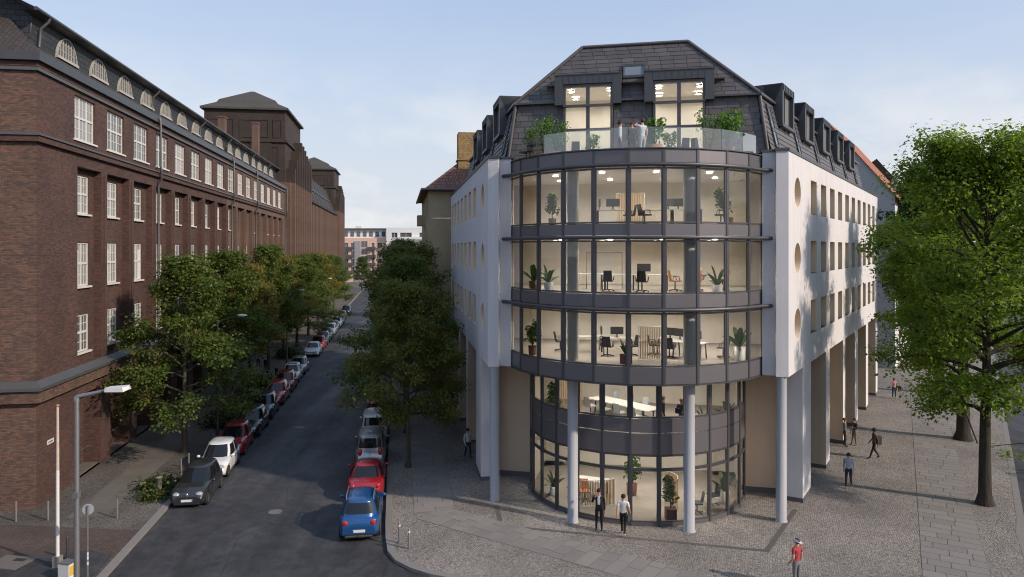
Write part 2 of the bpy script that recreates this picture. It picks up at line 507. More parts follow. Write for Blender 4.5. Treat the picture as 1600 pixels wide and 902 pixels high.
leaf_maple = leafmat('maple_leaves', (.058, .098, .02), (.11, .155, .03), (.22, .20, .046), .45)
leaf_brown = leafmat('autumn_maple_leaves', (.095, .12, .028), (.22, .185, .045), (.36, .21, .068), .48)
leaf_mixed = leafmat('mixed_maple_leaves', (.075, .115, .024), (.15, .165, .036), (.29, .20, .055), .46)
leaf_dark = leafmat('dark_chestnut_leaves', (.020, .042, .012), (.038, .068, .016), (.08, .10, .024), .3)
leaf_pot = leafmat('pot_plant_leaves', (.020, .055, .015), (.045, .10, .02), (.09, .17, .035), .3)
leaf_bright = leafmat('terrace_plant_leaves', (.05, .13, .02), (.10, .22, .03), (.17, .30, .05), .4)
grass_m = leafmat('weed_leaves', (.03, .05, .012), (.06, .085, .02), (.11, .12, .03), .3)

# ---------------------------------------------------------------- ground
def along(p, d, s, side=0.0):
    """point s metres along d from p, 'side' metres to the right of d"""
    return (p[0] + d[0] * s + d[1] * side, p[1] + d[1] * s - d[0] * side)
def sheet(name, pts, z, mat):
    o = MB().poly([(p[0], p[1], z) for p in pts]).build(name, mat)
    o['kind'] = 'structure'
    return o
sheet('ground', [(-900, -600), (900, -600), (900, 1500), (-900, 1500)], -.16, ground_m)
sheet('road', [(-70, -40), (90, -40), (130, 240), (-120, 330)], -.12, tarmac)
KL = (-16.2, 33.25); KR = (-5.94, 33.6)
# pavement on the brick side: everything left of the straight kerb
def pavement(name, pts, mats, kerb_from, kerb_to, kw=.28):
    """raised pavement; pts[kerb_from:kerb_to+1] carries a kerb stone strip"""
    n = len(pts)
    o = MB()
    o.poly([(p[0], p[1], 0) for p in pts], 0)
    for i in range(n):
        a, b = pts[i], pts[(i + 1) % n]
        o.quad((a[0], a[1], -.158), (b[0], b[1], -.158), (b[0], b[1], 0), (a[0], a[1], 0), 1)
    o = o.build(name, mats); o['kind'] = 'structure'
    k = MB()
    K = pts[kerb_from:kerb_to + 1]
    def off(i, w):
        a = K[max(i - 1, 0)]; b = K[min(i + 1, len(K) - 1)]
        t = Vector((b[0] - a[0], b[1] - a[1])).normalized()
        return (K[i][0] - t.y * w, K[i][1] + t.x * w)
    for i in range(len(K) - 1):
        a0, a1 = off(i, -.015), off(i, kw); b0, b1 = off(i + 1, -.015), off(i + 1, kw)
        k.quad((*a0, .006), (*b0, .006), (*b1, .006), (*a1, .006))
        k.quad((*a0, -.119), (*b0, -.119), (*b0, .006), (*a0, .006))
    k.build('kerb', kerb_m, o)
    return o
pl_far = along(KL, DL, 230); pl_near = along(KL, DL, -45)
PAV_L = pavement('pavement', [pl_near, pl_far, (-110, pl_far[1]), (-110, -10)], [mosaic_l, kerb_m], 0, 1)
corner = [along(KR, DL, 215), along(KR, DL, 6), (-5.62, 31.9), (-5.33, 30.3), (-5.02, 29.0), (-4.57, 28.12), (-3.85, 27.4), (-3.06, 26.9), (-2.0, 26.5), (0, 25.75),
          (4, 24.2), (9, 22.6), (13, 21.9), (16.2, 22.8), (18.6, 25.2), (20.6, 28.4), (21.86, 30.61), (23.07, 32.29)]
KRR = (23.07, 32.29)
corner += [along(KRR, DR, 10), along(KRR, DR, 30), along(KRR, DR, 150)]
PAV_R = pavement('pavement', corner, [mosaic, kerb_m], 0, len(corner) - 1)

def slab_mesh(w, d, mat, h=.03):
    c = .008
    b = MB()
    v = [(-w / 2, -d / 2, 0), (w / 2, -d / 2, 0), (w / 2, d / 2, 0), (-w / 2, d / 2, 0),
         (-w / 2 + c, -d / 2 + c, h), (w / 2 - c, -d / 2 + c, h), (w / 2 - c, d / 2 - c, h), (-w / 2 + c, d / 2 - c, h)]
    b.add(v, [(4, 5, 6, 7), (0, 1, 5, 4), (1, 2, 6, 5), (2, 3, 7, 6), (3, 0, 4, 7)])
    return b.mesh('paving_slab', mat)
_slabs = {}
def slab_path(parent, a, b, width, row, mat, limit, z=-.018, seed=1, bed=True, stuff=True):
    """rows of slabs from a to b in a bonded pattern; the first `limit` slabs are objects, the rest one mesh"""
    rr = random.Random(seed)
    a = Vector((*a, 0)); b = Vector((*b, 0)); d = (b - a); L = d.length; d.normalize(); s = Vector((d.y, -d.x, 0))
    rz = math.atan2(d.y, d.x) - math.pi / 2
    n = int(L / row); left = MB(); cnt = 0
    if bed:
        w2 = width / 2
        q = [a - s * w2, a + s * w2, b + s * w2, b - s * w2]
        MB().poly([(p.x, p.y, .004) for p in q]).build('slab_bed', band_m, parent)
    lens = [1.0, .8, 1.2]
    for i in range(n):
        x = 0; first = [.0, .45, .2, .65][i % 4]
        cuts = [0.0]
        if first > 0: cuts.append(first)
        while cuts[-1] < width - .3:
            cuts.append(min(width, cuts[-1] + rr.choice(lens)))
        if width - cuts[-1] > 1e-3: cuts[-1] = width
        for j in range(len(cuts) - 1):
            w = round(cuts[j + 1] - cuts[j] - .014, 2)
            if w < .1: continue
            c = a + d * (i + .5) * row + s * ((cuts[j] + cuts[j + 1]) / 2 - width / 2)
            if cnt < limit:
                key = (w, row, mat.name)
                if key not in _slabs: _slabs[key] = slab_mesh(w, row - .014, mat)
                obj('paving_slab', _slabs[key], parent, (c.x, c.y, z + rr.uniform(0, .004)), rz)
            else:
                left.T = Matrix.Translation((c.x, c.y, z)) @ Matrix.Rotation(rz, 4, 'Z')
                w_, d_ = w / 2, (row - .014) / 2
                left.quad((-w_, -d_, .03), (w_, -d_, .03), (w_, d_, .03), (-w_, d_, .03))
            cnt += 1
    if left.v:
        o = left.build('paving_slabs', mat, parent); o['kind'] = 'stuff'
# strip along the new building's street side, its bend and the strip on the sunny side
slab_path(PAV_R, (-3.6, 33.3), along((-3.6, 33.3), DL, 55), 1.9, .62, slab_m, 70, seed=3)
slab_path(PAV_R, (-3.75, 33.15), (9.6, 24.0), 1.9, .62, slab_m, 46, seed=5)
slab_path(PAV_R, (15.1, 24.0), (34.4, 59.6), 2.25, .62, slab_m, 170, seed=8)
# dark band round the colonnade
bd = [(-.72, 33.9), (-.48, 31.56), (10.29, 28.95), (13.2, 33.45)]
b = MB()
for i in range(3):
    p = Vector((*bd[i], 0)); q = Vector((*bd[i + 1], 0)); t = (q - p).normalized(); s = Vector((-t.y, t.x, 0)) * .11
    e = t * .1
    b.quad(*[(w.x, w.y, .006 + .0015 * i) for w in (p - s - e, q - s + e, q + s + e, p + s - e)])
b.build('drain_band', band_m, PAV_R)
# brick side: slab walk between mosaic strips, brick-paved corner
P0 = (-22.3, 33.6)
wl0 = along(P0, DL, -1.4, 2.75)
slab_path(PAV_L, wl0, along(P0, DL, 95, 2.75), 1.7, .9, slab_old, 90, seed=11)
MB().poly([(*p, .005) for p in (along(KL, DL, -40, -.3), along(KL, DL, -2.2, -.3), (-22.0, 31.7), (-60, 26), (-60, -5))]).build('brick_paving', brickpave, PAV_L)
MB().poly([(*p, .009) for p in ((-18.6, 28.6), (-17.0, 29.0), (-15.9, 28.5), (-15.4, 25.5), (-17.5, 20), (-21.5, 24.5))]).build('tarred_patch', tarmac, PAV_L)
# ---------------------------------------------------------------- brick office block
AXL = math.atan2(DL[1], DL[0])
BR = thing('brick_building', 'long dark clinker brick building with white sash windows along the street', 'building', (*P0, 0), AXL)
BL = 73.6                                   # length of the street front
w = MB()
PIT, NW = 4.25, 16
tops = [(4.0 + PIT * i, 6.6 + PIT * i, 18.0, 20.3, .22) for i in range(NW)]
rec = [(4.35 + PIT * i - (.35 if i else 0), 7.45 + PIT * i, 6.02, 16.57, .42) for i in range(NW)]
gf = [(4.5 + PIT * i, 7.3 + PIT * i, .0, 4.4, .9) for i in range(NW)]
SP = 37.6
h_all = tops + rec + gf
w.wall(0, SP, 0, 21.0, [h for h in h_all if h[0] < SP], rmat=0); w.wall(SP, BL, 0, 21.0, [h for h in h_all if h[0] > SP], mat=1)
# recess backs with window openings
wz = [(14.12, 16.22), (10.15, 12.55), (6.55, 8.6)]
for i in range(NW):
    a, b2 = rec[i][0], rec[i][1]
    c = (a + b2) / 2 + .05
    w.wall(a, b2, 6.02, 16.57, [(c - .85, c + .85, z0, z1, .12) for z0, z1 in wz], y=.42, mat=0 if a < SP else 1)
    w.quad((gf[i][0], .9, 0), (gf[i][1], .9, 0), (gf[i][1], .9, 4.4), (gf[i][0], .9, 4.4))
    # raised strip beside the pilaster
    w.box(b2 + .28, b2 + .62, -.06, .0, 6.1, 16.4, 0 if a < SP else 1)
w.add([(BL, 0, 0), (BL, 14, 0), (BL, 14, 21), (BL, 0, 21)], [(0, 1, 2, 3)])
w.build('wall', [clinker, clinker_far], BR)
e = MB()
e.quad((0, 14, 0), (0, 0, 0), (0, 0, 21.0), (0, 14, 21.0))
e.T = Matrix.Identity(4)
e.build('end_wall', clinker_end, BR)
# sills and lintels, ledges and cornices go round the corner
def ledge(name, z0, z1, out, mat, slope=0.0, inner=0.0):
    l = MB()
    o = out
    v = lambda y, z: [(-y, 14, z), (-y, -y, z), (BL, -y, z)]
    A, B = v(o, z0), v(o, z1 - slope); C = v(inner, z1); D = v(inner, z0)
    for k in range(2):
        l.quad(A[k], A[k + 1], B[k + 1], B[k])
        l.quad(B[k], B[k + 1], C[k + 1], C[k])
        l.quad(D[k], D[k + 1], A[k + 1], A[k])
    return l.build(name, mat, BR)
ledge('ledge', 5.58, 6.0, .40, zinc, .27, -.0)
ledge('brick_course', 5.0, 5.57, .26, clinker_end)
ledge('belt', 17.22, 17.5, .2, clinker)
ledge('belt_flashing', 17.505, 17.68, .28, zinc, .08)
ledge('cornice', 20.55, 20.75, .14, zinc, .05)
ledge('cornice_course', 20.755, 20.99, .06, clinker)
ledge('fascia', 21.0, 21.42, .26, zinc_dark, .0, 0)
# tiled skirt of the roof, slate storey, eaves, upper roof
rf = MB()
rf.quad((1.0, 1.35, 22.45), (BL, 1.35, 22.45), (BL, -.26, 21.42), (-.26, -.26, 21.42), 0)
rf.add([(-.26, -.26, 21.42), (-.26, 14, 21.42), (6.0, 14, 26.9), (6.0, 6.0, 26.9)], [(0, 3, 2, 1)], 0)
rf.add([(-.26, -.26, 21.42), (6.0, 6.0, 26.9), (2.2, 1.35, 22.45)], [(0, 1, 2)], 0)
rf.add([(6.0, 6.0, 26.9), (4.6, 1.35, 22.45), (2.2, 1.35, 22.45)], [(0, 1, 2)], 0)
rf.quad((1.5, .75, 24.02), (BL, .75, 24.02), (BL, 7, 27.0), (1.5, 7, 27.0), 0)
rf.build('roof', slate_roof, BR)
sw = MB()
arch = []
NA = 17
def arch_pts(n=14, wd=1.2, h=1.22):
    return [(wd * math.cos(math.pi * k / n), h * math.sin(math.pi * k / n)) for k in range(n + 1)]
sw.quad((2.3, 1.35, 22.4), (BL, 1.35, 22.4), (BL, 1.25, 23.85), (2.3, 1.25, 23.85))
sw.quad((2.3, 7, 22.3), (2.3, 1.35, 22.3), (2.3, 1.25, 24.15), (2.3, 7, 26.9))
sw.add([(BL, 1.35, 22.1), (BL, 13, 22.1), (BL, 7, 26.9), (BL, .8, 23.95)], [(0, 1, 2, 3)])
sw.build('slate_storey', slate, BR)
ev = MB()
ev.add([(1.5, .72, 23.88), (BL, .72, 23.88), (BL, 1.3, 23.82), (1.5, 1.3, 23.82)], [(0, 1, 2, 3)])
ev.tube([(1.5, .7, 23.95), (BL, .7, 23.95)], .1, 8)
ev.build('gutter', zinc_dark, BR)

def sash(wd, h, cols, rows, curtain, transom=.52):
    """white frame with glazing bars in the plane y=0; x centred, z from 0"""
    f = MB(); t = .09
    f.box(-wd / 2, -wd / 2 + t, -.04, .05, 0, h); f.box(wd / 2 - t, wd / 2, -.04, .05, 0, h)
    f.box(-wd / 2 + t, wd / 2 - t, -.04, .05, h - t, h); f.box(-wd / 2 + t, wd / 2 - t, -.04, .05, 0, t)
    f.box(-wd / 2 + t, wd / 2 - t, -.05, .05, h * transom - .06, h * transom + .06)
    for k in range(1, cols):
        x = -wd / 2 + wd * k / cols
        f.box(x - .05, x + .05, -.045, .05, t, h * transom - .06); f.box(x - .05, x + .05, -.045, .05, h * transom + .06, h - t)
    for k in range(cols):
        xm = -wd / 2 + wd * (k + .5) / cols; q = wd / cols / 2 - .06
        for (za, zb, n) in ((t, h * transom - .06, rows), (h * transom + .06, h - t, rows)):
            f.box(xm - .016, xm + .016, -.02, .03, za, zb)
            for r_ in range(1, n):
                z = za + (zb - za) * r_ / n
                f.box(xm - q, xm - .016, -.02, .03, z - .016, z + .016); f.box(xm + .016, xm + q, -.02, .03, z - .016, z + .016)
    f.box(-wd / 2 - .12, wd / 2 + .12, -.24, .0, -.10, -.003)
    p = MB(); p.quad((-wd / 2 + .02, .0, .02), (wd / 2 - .02, .0, .02), (wd / 2 - .02, .0, h - .02), (-wd / 2 + .02, .0, h - .02))
    return f.mesh('window', white_frame), p.mesh('pane', curtain_m if curtain else pane_m), p.mesh('pane', pane_m)
cur1 = MB().quad((-.78, -.012, .1), (-.25, -.012, .1), (-.25, -.012, 2.0), (-.78, -.012, 2.0)).mesh('curtain', white_m); cur2 = MB().quad((.3, -.012, .1), (.78, -.012, .1), (.78, -.012, 2.0), (.3, -.012, 2.0)).mesh('curtain', white_m)
S3 = sash(2.6, 2.3, 3, 2, True)
S2 = {z: sash(1.7, z[1] - z[0], 2, 2, True) for z in wz}
bl = MB().quad((-.8, -.03, .95), (.8, -.03, .95), (.8, -.03, 2.3), (-.8, -.03, 2.3)).mesh('blind', blind_m)
rw = random.Random(4)
for i in range(NW):
    o = obj('window', S3[0], BR, (tops[i][0] + 1.3, .16, 18.0)); obj('pane', S3[1 if rw.random() < .6 else 2], o)
    for k, z in enumerate(wz):
        c = (rec[i][0] + rec[i][1]) / 2 + .05
        if i in (9, 10, 11, 12) and k == 0 and rw.random() < .4: continue
        o = obj('window', S2[z][0], BR, (c, .52, z[0])); obj('pane', S2[z][1 if rw.random() < .6 else 2], o)
        if rw.random() < .35: obj('curtain', cur1 if rw.random() < .5 else cur2, o)
        if (i, k) in ((4, 1), (5, 1), (6, 0), (10, 1)): obj('blind', bl, o)
# lunette windows of the slate storey: proud of the cladding
AP = arch_pts()
lf = MB()
for (ra, rb, ya, yb) in ((1.0, .95, -.06, .06),):
    for k in range(len(AP) - 1):
        (x0, z0), (x1, z1) = AP[k], AP[k + 1]
        lf.add([(x0, ya, z0), (x1, ya, z1), (x1 * rb, ya, z1 * rb), (x0 * rb, ya, z0 * rb), (x0, yb, z0), (x1, yb, z1), (x1 * rb, yb, z1 * rb), (x0 * rb, yb, z0 * rb)],
               [(0, 1, 2, 3), (0, 4, 5, 1), (3, 2, 6, 7)])
lf.box(-1.25, 1.25, -.12, .06, -.08, .06)
for x in (-.8, -.48, -.16, .16, .48, .8):
    lf.box(x - (.03 if abs(x) < .5 and abs(x) > .3 else .014), x + (.03 if abs(x) < .5 and abs(x) > .3 else .014), -.05, .04, .06, 1.18 * math.sqrt(max(0, 1 - (x / 1.2) ** 2)))
for z in (.42, .8):
    q = 1.12 * math.sqrt(1 - (z / 1.22) ** 2)
    lf.box(-q, q, -.03, .03, z - .014, z + .014)
lfm = lf.mesh('lunette_window', lunette_f)
lp = MB().poly([(x * .97, .0, z * .97) for x, z in AP]).mesh('pane', lunette_m)
for i in range(NW + 1):
    x = 5.5 + i * 4.22
    if x > BL - 1.6: break
    o = obj('lunette_window', lfm, BR, (x + .6, 1.26, 22.5)); obj('pane', lp, o)
# downpipes
for x in (16.55, 38.9, 51.0, 73.2):
    p = MB(); p.tube([(x, -.28, 21.35), (x, -.36, 21.0), (x, -.36, 18.0), (x, -.42, 17.6), (x + .3, -.30, 17.0), (x + .3, -.12, 16.6), (x + .3, -.12, 6.2), (x + .3, -.5, 5.95), (x + .3, -.5, 5.2), (x + .3, -.14, 4.6), (x + .3, -.14, 0.02)], .085, 8)
    p.build('downpipe', zinc, BR)
for x in (2.9, 19.6, 32.4, 42.8, 55.2, 66.0):
    p = MB(); p.tube([(x, .7, 23.9), (x, .75, 23.7), (x, 1.12, 23.35), (x, 1.2, 22.4)], .075, 8); p.build('downpipe', zinc, BR)
# entrance recess fittings: handrail, cellar grating, ledge step
hr = MB(); hr.tube([(-.2, .6, .95), (1.9, .6, .95)], .025, 6); hr.tube([(-.2, .6, .95), (-.2, .6, .0)], .025, 6)
hrm = hr.mesh('handrail', steel_m)
st = MB(); st.box(-1.35, 1.35, .15, .89, .004, .1); stm = st.mesh('step', slab_old)
dk = MB(); dk.box(-.55, .55, -.02, .05, 0, 1.5); dkm = dk.mesh('cellar_window', pane_m)
for i in range(9):
    c = (gf[i][0] + gf[i][1]) / 2
    obj('handrail', hrm, BR, (c - .6, 0, .1)); obj('step', stm, BR, (c, 0, 0)); obj('cellar_window', dkm, BR, (c + .3, .86, 1.6))
sp = MB(); sp.box(-.32, .32, -.03, -.003, 0, .2); sp = sp.build('street_plate', white_m, BR, (1.35, 0, 2.72)); 
lt = MB()
for k in range(9): lt.box(-.24 + k * .055, -.24 + k * .055 + .03, -.036, -.031, .06, .14)
lt.build('plate_lettering', steel_d, sp)
# two chimneys behind the eaves
for s_, y_ in ((58.0, 5.2), (65.5, 2.6)):
    c = MB(); c.box(-.6, .6, -.4, .4, 24.8, 29.2 if s_ > 60 else 28.6); c.box(-.68, .68, -.48, .48, 29.2 if s_ > 60 else 28.6, 29.4 if s_ > 60 else 28.8)
    c.build('chimney', clinker_far, BR, (s_, y_, 0))

# ---------------------------------------------------------------- power hall: towers and nave
def tower(name, label, s0, ln):
    p = along(P0, DL, s0)
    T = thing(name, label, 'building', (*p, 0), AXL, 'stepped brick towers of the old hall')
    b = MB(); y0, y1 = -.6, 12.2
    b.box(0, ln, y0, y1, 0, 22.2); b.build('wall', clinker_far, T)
    b = MB(); b.box(.3, ln * .70, .2, 11.8, 22.2, 33.0); b.box(ln * .70, ln * .86, -.1, 11.4, 22.2, 29.6); b.box(ln * .86, ln - .1, -.4, 11, 22.2, 28.2)
    b.box(.15, .3, 2.2, 5.2, 23, 28.8)
    b.build('upper_wall', clinker_dark, T)
    for k in range(9):                                  # buttress ribs on the street side
        x = ln * (.05 + .105 * k)
        b = MB(); b.box(x, x + .9, y0 - .5, y0 - .002, 0, 22.2); b.box(x, x + .9, y0 - .5, y0 + .8, 22.2, [24.4, 26.0, 27.6, 29.4, 29.2, 28.8, 28.2, 27.6, 27.2][k], 1)
        b.build('buttress', [clinker_far, clinker_dark], T)
    for (ya, yb, za, zb) in ((2.6, 6.8, 28.9, 31.6), (7.6, 11.2, 28.9, 31.6), (.7, 2.0, 28.9, 31.6), (1.2, 3.6, 23.4, 27.6), (4.2, 7.0, 23.4, 27.6), (7.6, 11, 23.4, 27.6)):
        b = MB()
        for q in ((ya, yb, za, za + .14), (ya, yb, zb - .14, zb), (ya, ya + .14, za + .14, zb - .14), (yb - .14, yb, za + .14, zb - .14)):
            b.box(.22, .298, q[0], q[1], q[2], q[3])
        b.build('panel_moulding', clinker_dark, T)
    b = MB(); b.box(.0, ln * .70 + .3, -.1, 12.1, 28.2, 28.55); b.build('string_course', clinker_dark, T)
    r = MB(); l2 = ln * .70
    def ring(m, z): return [(.3 - .5 + m, .2 - .5 + m, z), (l2 + .5 - m, .2 - .5 + m, z), (l2 + .5 - m, 12.3 - m, z), (.3 - .5 + m, 12.3 - m, z)]
    rs = [ring(0, 33.0), ring(0, 33.3), ring(1.9, 34.3), ring(2.2, 34.8), ring(6.05, 36.9)]
    r.poly(rs[0][::-1])
    for k in range(4):
        for j in range(4):
            r.quad(rs[k][j], rs[k][(j + 1) % 4], rs[k + 1][(j + 1) % 4], rs[k + 1][j])
    r.build('roof', copper, T)
    return T
tower('brick_tower', 'nearer dark stepped brick tower with hipped patinated roof behind the long building', 75, 24)
tower('brick_tower', 'farther dark stepped brick tower at the end of the glazed hall', 157, 20)
p = along(P0, DL, 99.2)
HA = thing('brick_hall', 'pale brick hall with sloping dark roof glazing between the two towers', 'building', (*p, 0), AXL)
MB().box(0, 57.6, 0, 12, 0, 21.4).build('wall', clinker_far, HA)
for k in range(24):
    MB().box(0, 1.1, -.45, -.002, 0, 20.9).build('pilaster', clinker_far, HA, (.6 + k * 2.42, 0, 0))
MB().box(0, 57.6, -.7, -.0, 20.92, 21.35).build('cornice', clinker_dark, HA)
g = MB(); g.add([(0, .2, 21.42), (57.6, .2, 21.42), (57.6, 2.6, 27.6), (0, 2.6, 27.6), (0, 9, 27.6), (57.6, 9, 27.6)], [(0, 1, 2, 3), (3, 2, 5, 4)]); g.build('roof_glazing', slate, HA)
for k in range(9):
    MB().bar((k * 7.1 + .4, .1, 21.45), (k * 7.1 + .4, 2.5, 27.65), .3, .25).build('roof_rib', zinc, HA)
MB().bar((0, 1.25, 24.5), (57.6, 1.25, 24.5), .2, .2).build('roof_rib', zinc, HA)

# ---------------------------------------------------------------- houses closing the street
pinkm = plain('salmon_render', (.70, .47, .37), .9); whitem = plain('bright_render', (.74, .73, .71), .9); greym = plain('grey_render', (.30, .31, .33), .9)
def flat_house(name, label, x0, x1, y, top, mat, cols, floors, dp=14):
    T = thing(name, label, 'building', (x0, y, 0), 0)
    Lx = x1 - x0; holes = []; fh = 2.9
    for f in range(floors):
        z = top - 1.3 - (f + 1) * fh + .6
        for (a, b2) in cols:
            holes.append((a, b2, z, z + 1.75, .35))
    m = MB(); m.wall(0, Lx, 0, top, holes); m.quad((0, 0, top), (Lx, 0, top), (Lx, dp, top), (0, dp, top)); m.quad((0, dp, 0), (0, 0, 0), (0, 0, top), (0, dp, top)); m.quad((Lx, 0, 0), (Lx, dp, 0), (Lx, dp, top), (Lx, 0, top))
    m.build('wall', mat, T)
    for h in holes:
        o = MB().quad((h[0], .33, h[2]), (h[1], .33, h[2]), (h[1], .33, h[3]), (h[0], .33, h[3])).build('window', pane_m, T)
        MB().box((h[0] + h[1]) / 2 - .06, (h[0] + h[1]) / 2 + .06, .27, .325, h[2], h[3]).build('frame', white_frame, o)
    return T
A1 = flat_house('apartment_block', 'salmon and grey apartment block with balconies closing the far end of the street', -62.5, -45.9, 262, 16.2, pinkm, [(1.0, 2.6), (3.6, 4.7), (11.2, 12.2), (13.4, 14.9)], 4)
a = MB(); a.box(0, 16.6, 2.2, 12, 16.2, 19.2); a.build('attic_storey', whitem, A1)
MB().box(-.3, 16.8, 1.3, 12.5, 19.2, 19.75).build('roof', zinc, A1); MB().box(4.6, 7.0, 3, 6, 19.75, 20.6).build('lift_housing', whitem, A1)
for k in range(7): MB().box(.7 + 2.3 * k, 2.0 + 2.3 * k, 2.1, 2.19, 16.7, 18.6).build('window', pane_m, A1)
MB().box(5.0, 7.2, -.25, -.003, 0, 15).build('stair_panel', greym, A1)
for k in range(5):
    for j in range(2): MB().box(7.5 + 1.15 * j, 8.5 + 1.15 * j, -.06, -.003, 2.0 + 2.7 * k, 4.2 + 2.7 * k).build('window', pane_m, A1)
for k in range(4):
    for x in (1.6, 9.7): MB().box(x, x + 3.0, -1.3, -.004, 3.2 + 2.9 * k, 4.2 + 2.9 * k).build('balcony', zinc, A1)
A2 = flat_house('apartment_block', 'bright white flat-roofed apartment block beside the salmon one', -45.6, -28, 260, 19.9, whitem, [(1.9, 4.0), (5.0, 9.2), (12.0, 14.0)], 5)
MB().box(4.4, 15.5, -1.4, -.004, 15.6, 16.5).build('balcony', whitem, A2); MB().box(4.4, 15.5, -1.4, -.004, 12.7, 13.6).build('balcony', whitem, A2)

# ---------------------------------------------------------------- ochre corner house beyond the new building
ochre = plain('ochre_render', (.44, .35, .22), .95, 0, .25, .7); ochre2 = plain('patched_firewall', (.56, .48, .39), .95, 0, .45, 1.3)
PLc = (-1.1, 34.9)
q = along(PLc, DL, 27.0, -1.9)
OH = thing('corner_house', 'ochre old house with worn red hip roof and brick chimney behind the white wing', 'house', (*q, 0), AXL - math.pi / 2)
# local x to the right across the street front's normal, y along the street
m = MB(); m.wall(0, 2.3, 0, 17.2, (), mat=0); m.wall(2.3, 11, 0, 17.2, (), mat=1)
hol = [(1.5 + 3 * i, 2.7 + 3 * i, 3.4 * k + 1.2, 3.4 * k + 3.2, .3) for i in range(5) for k in range(5)]
m.T = Matrix.Rotation(math.pi / 2, 4, 'Z') @ Matrix.Diagonal((1, -1, 1, 1)); m.T = Matrix(((0, 1, 0, 0), (1, 0, 0, 0), (0, 0, 1, 0), (0, 0, 0, 1)))
m.wall(0, 18, 0, 17.2, hol, mat=0); m.T = None
m.build('wall', [ochre, ochre2], OH)
for h in hol: MB().box(.22, .28, h[0], h[1], h[2], h[3]).build('window', pane_m, OH)
r = MB(); r.add([(-.5, -.5, 17.2), (11, -.5, 17.2), (11, 18, 17.2), (-.5, 18, 17.2), (6.0, 5.0, 22.6), (6.0, 18, 22.6), (11, 5, 22.6)], [(0, 1, 6, 4), (0, 4, 5, 3), (3, 2, 1, 0)]); r.build('roof', oldtile, OH)
MB().tube([(-.55, -.55, 17.25), (4.5, -.55, 17.25)], .12, 8).build('gutter', zinc, OH)
MB().tube([(-.55, -.55, 17.25), (-.55, 18, 17.25)], .12, 8).build('gutter', zinc, OH)
c = MB(); c.box(2.7, 4.9, 1.5, 3.2, 17.6, 22.5); c.box(2.6, 5.0, 1.4, 3.3, 20.0, 20.14); c.build('chimney', brick('yellow_chimney_brick', (.40, .26, .10), (.26, .17, .08), (.14, .10, .07), .25, .16), OH)
for k in range(4): MB().box(-.75, -.004, 7.0, 9.5, 3.4 * k + 4.2, 3.4 * k + 5.2).build('balcony', ochre, OH)

# ---------------------------------------------------------------- gabled house on the sunny side
PRc = (12.25, 31.6)
q = along(PRc, DR, 49.0)
AXR = math.atan2(DR[1], DR[0])
GH = thing('gabled_house', 'white plastered house with grey gable and orange tiled roof behind the tree', 'house', (*q, 0), AXR)
greyp = plain('grey_plaster', (.40, .40, .39), .95, 0, .08, 1.5)
m = MB()
hol = [(1.6 + 3 * i, 2.9 + 3 * i, 3.2 * k + 1.2, 3.2 * k + 3.0, .25) for i in range(7) for k in range(5)]
m.wall(0, 24, 0, 17.6, hol, mat=0)
m.add([(0, 0, 0), (0, 13, 0), (0, 13, 17.6), (0, 6.5, 25.8), (0, 0, 17.6)], [(0, 4, 3, 2, 1)], 1)
m.add([(24, 0, 0), (24, 13, 0), (24, 13, 17.6), (24, 6.5, 25.8), (24, 0, 17.6)], [(0, 1, 2, 3, 4)], 1)
m.build('wall', [render_w, greyp], GH)
for h in hol: MB().box(h[0], h[1], .18, .24, h[2], h[3]).build('window', pane_m, GH)
r = MB(); r.add([(-.25, -.5, 17.1), (24.2, -.5, 17.1), (24.2, 6.5, 25.93), (-.25, 6.5, 25.93), (24.2, 13.5, 17.1), (-.25, 13.5, 17.1)], [(0, 1, 2, 3), (3, 2, 4, 5)])
r.add([(-.25, -.5, 16.98), (24.2, -.5, 16.98), (24.2, 6.5, 25.81), (-.25, 6.5, 25.81), (-.25, -.5, 17.1), (-.25, 6.5, 25.93)], [(0, 3, 2, 1), (0, 4, 5, 3)]); r.build('roof', redtile, GH)
MB().tube([(-.2, -.55, 17.08), (24.2, -.55, 17.08)], .1, 8).build('gutter', zinc_dark, GH)
MB().box(13.6, 14.3, .8, 1.5, 18.5, 20.4).build('chimney', whitem, GH)
fw = thing('firewall', 'dark slate clad firewall rising above the orange roof', 'wall', (*along(q, DR, 24.3), 0), AXR)
f = MB(); f.add([(0, -.8, 0), (0, 10, 0), (0, 10, 20), (0, 4.2, 24.2), (0, -.8, 17.9), (.4, -.8, 0), (.4, 10, 0), (.4, 10, 20), (.4, 4.2, 24.2), (.4, -.8, 17.9)], [(0, 4, 3, 2, 1), (5, 6, 7, 8, 9), (0, 5, 9, 4), (4, 9, 8, 3), (3, 8, 7, 2)]); f.build('slate_wall', slate, fw)
q2 = along(q, DR, 25.2)
G2 = thing('gabled_house', 'farther house with red tiled roof half hidden behind the dark tree', 'house', (*q2, 0), AXR)
m = MB(); m.wall(0, 22, 0, 17, (), mat=0); m.add([(0, 0, 0), (0, 9, 0), (0, 9, 17), (0, 4.0, 22.2), (0, 0, 17)], [(0, 4, 3, 2, 1)]); m.build('wall', greyp, G2)
r = MB(); r.add([(-.2, -.5, 16.6), (22, -.5, 16.6), (22, 4.0, 22.4), (-.2, 4.0, 22.4), (22, 9.6, 16.6), (-.2, 9.6, 16.6)], [(0, 1, 2, 3), (3, 2, 4, 5)]); r.build('roof', redtile, G2)
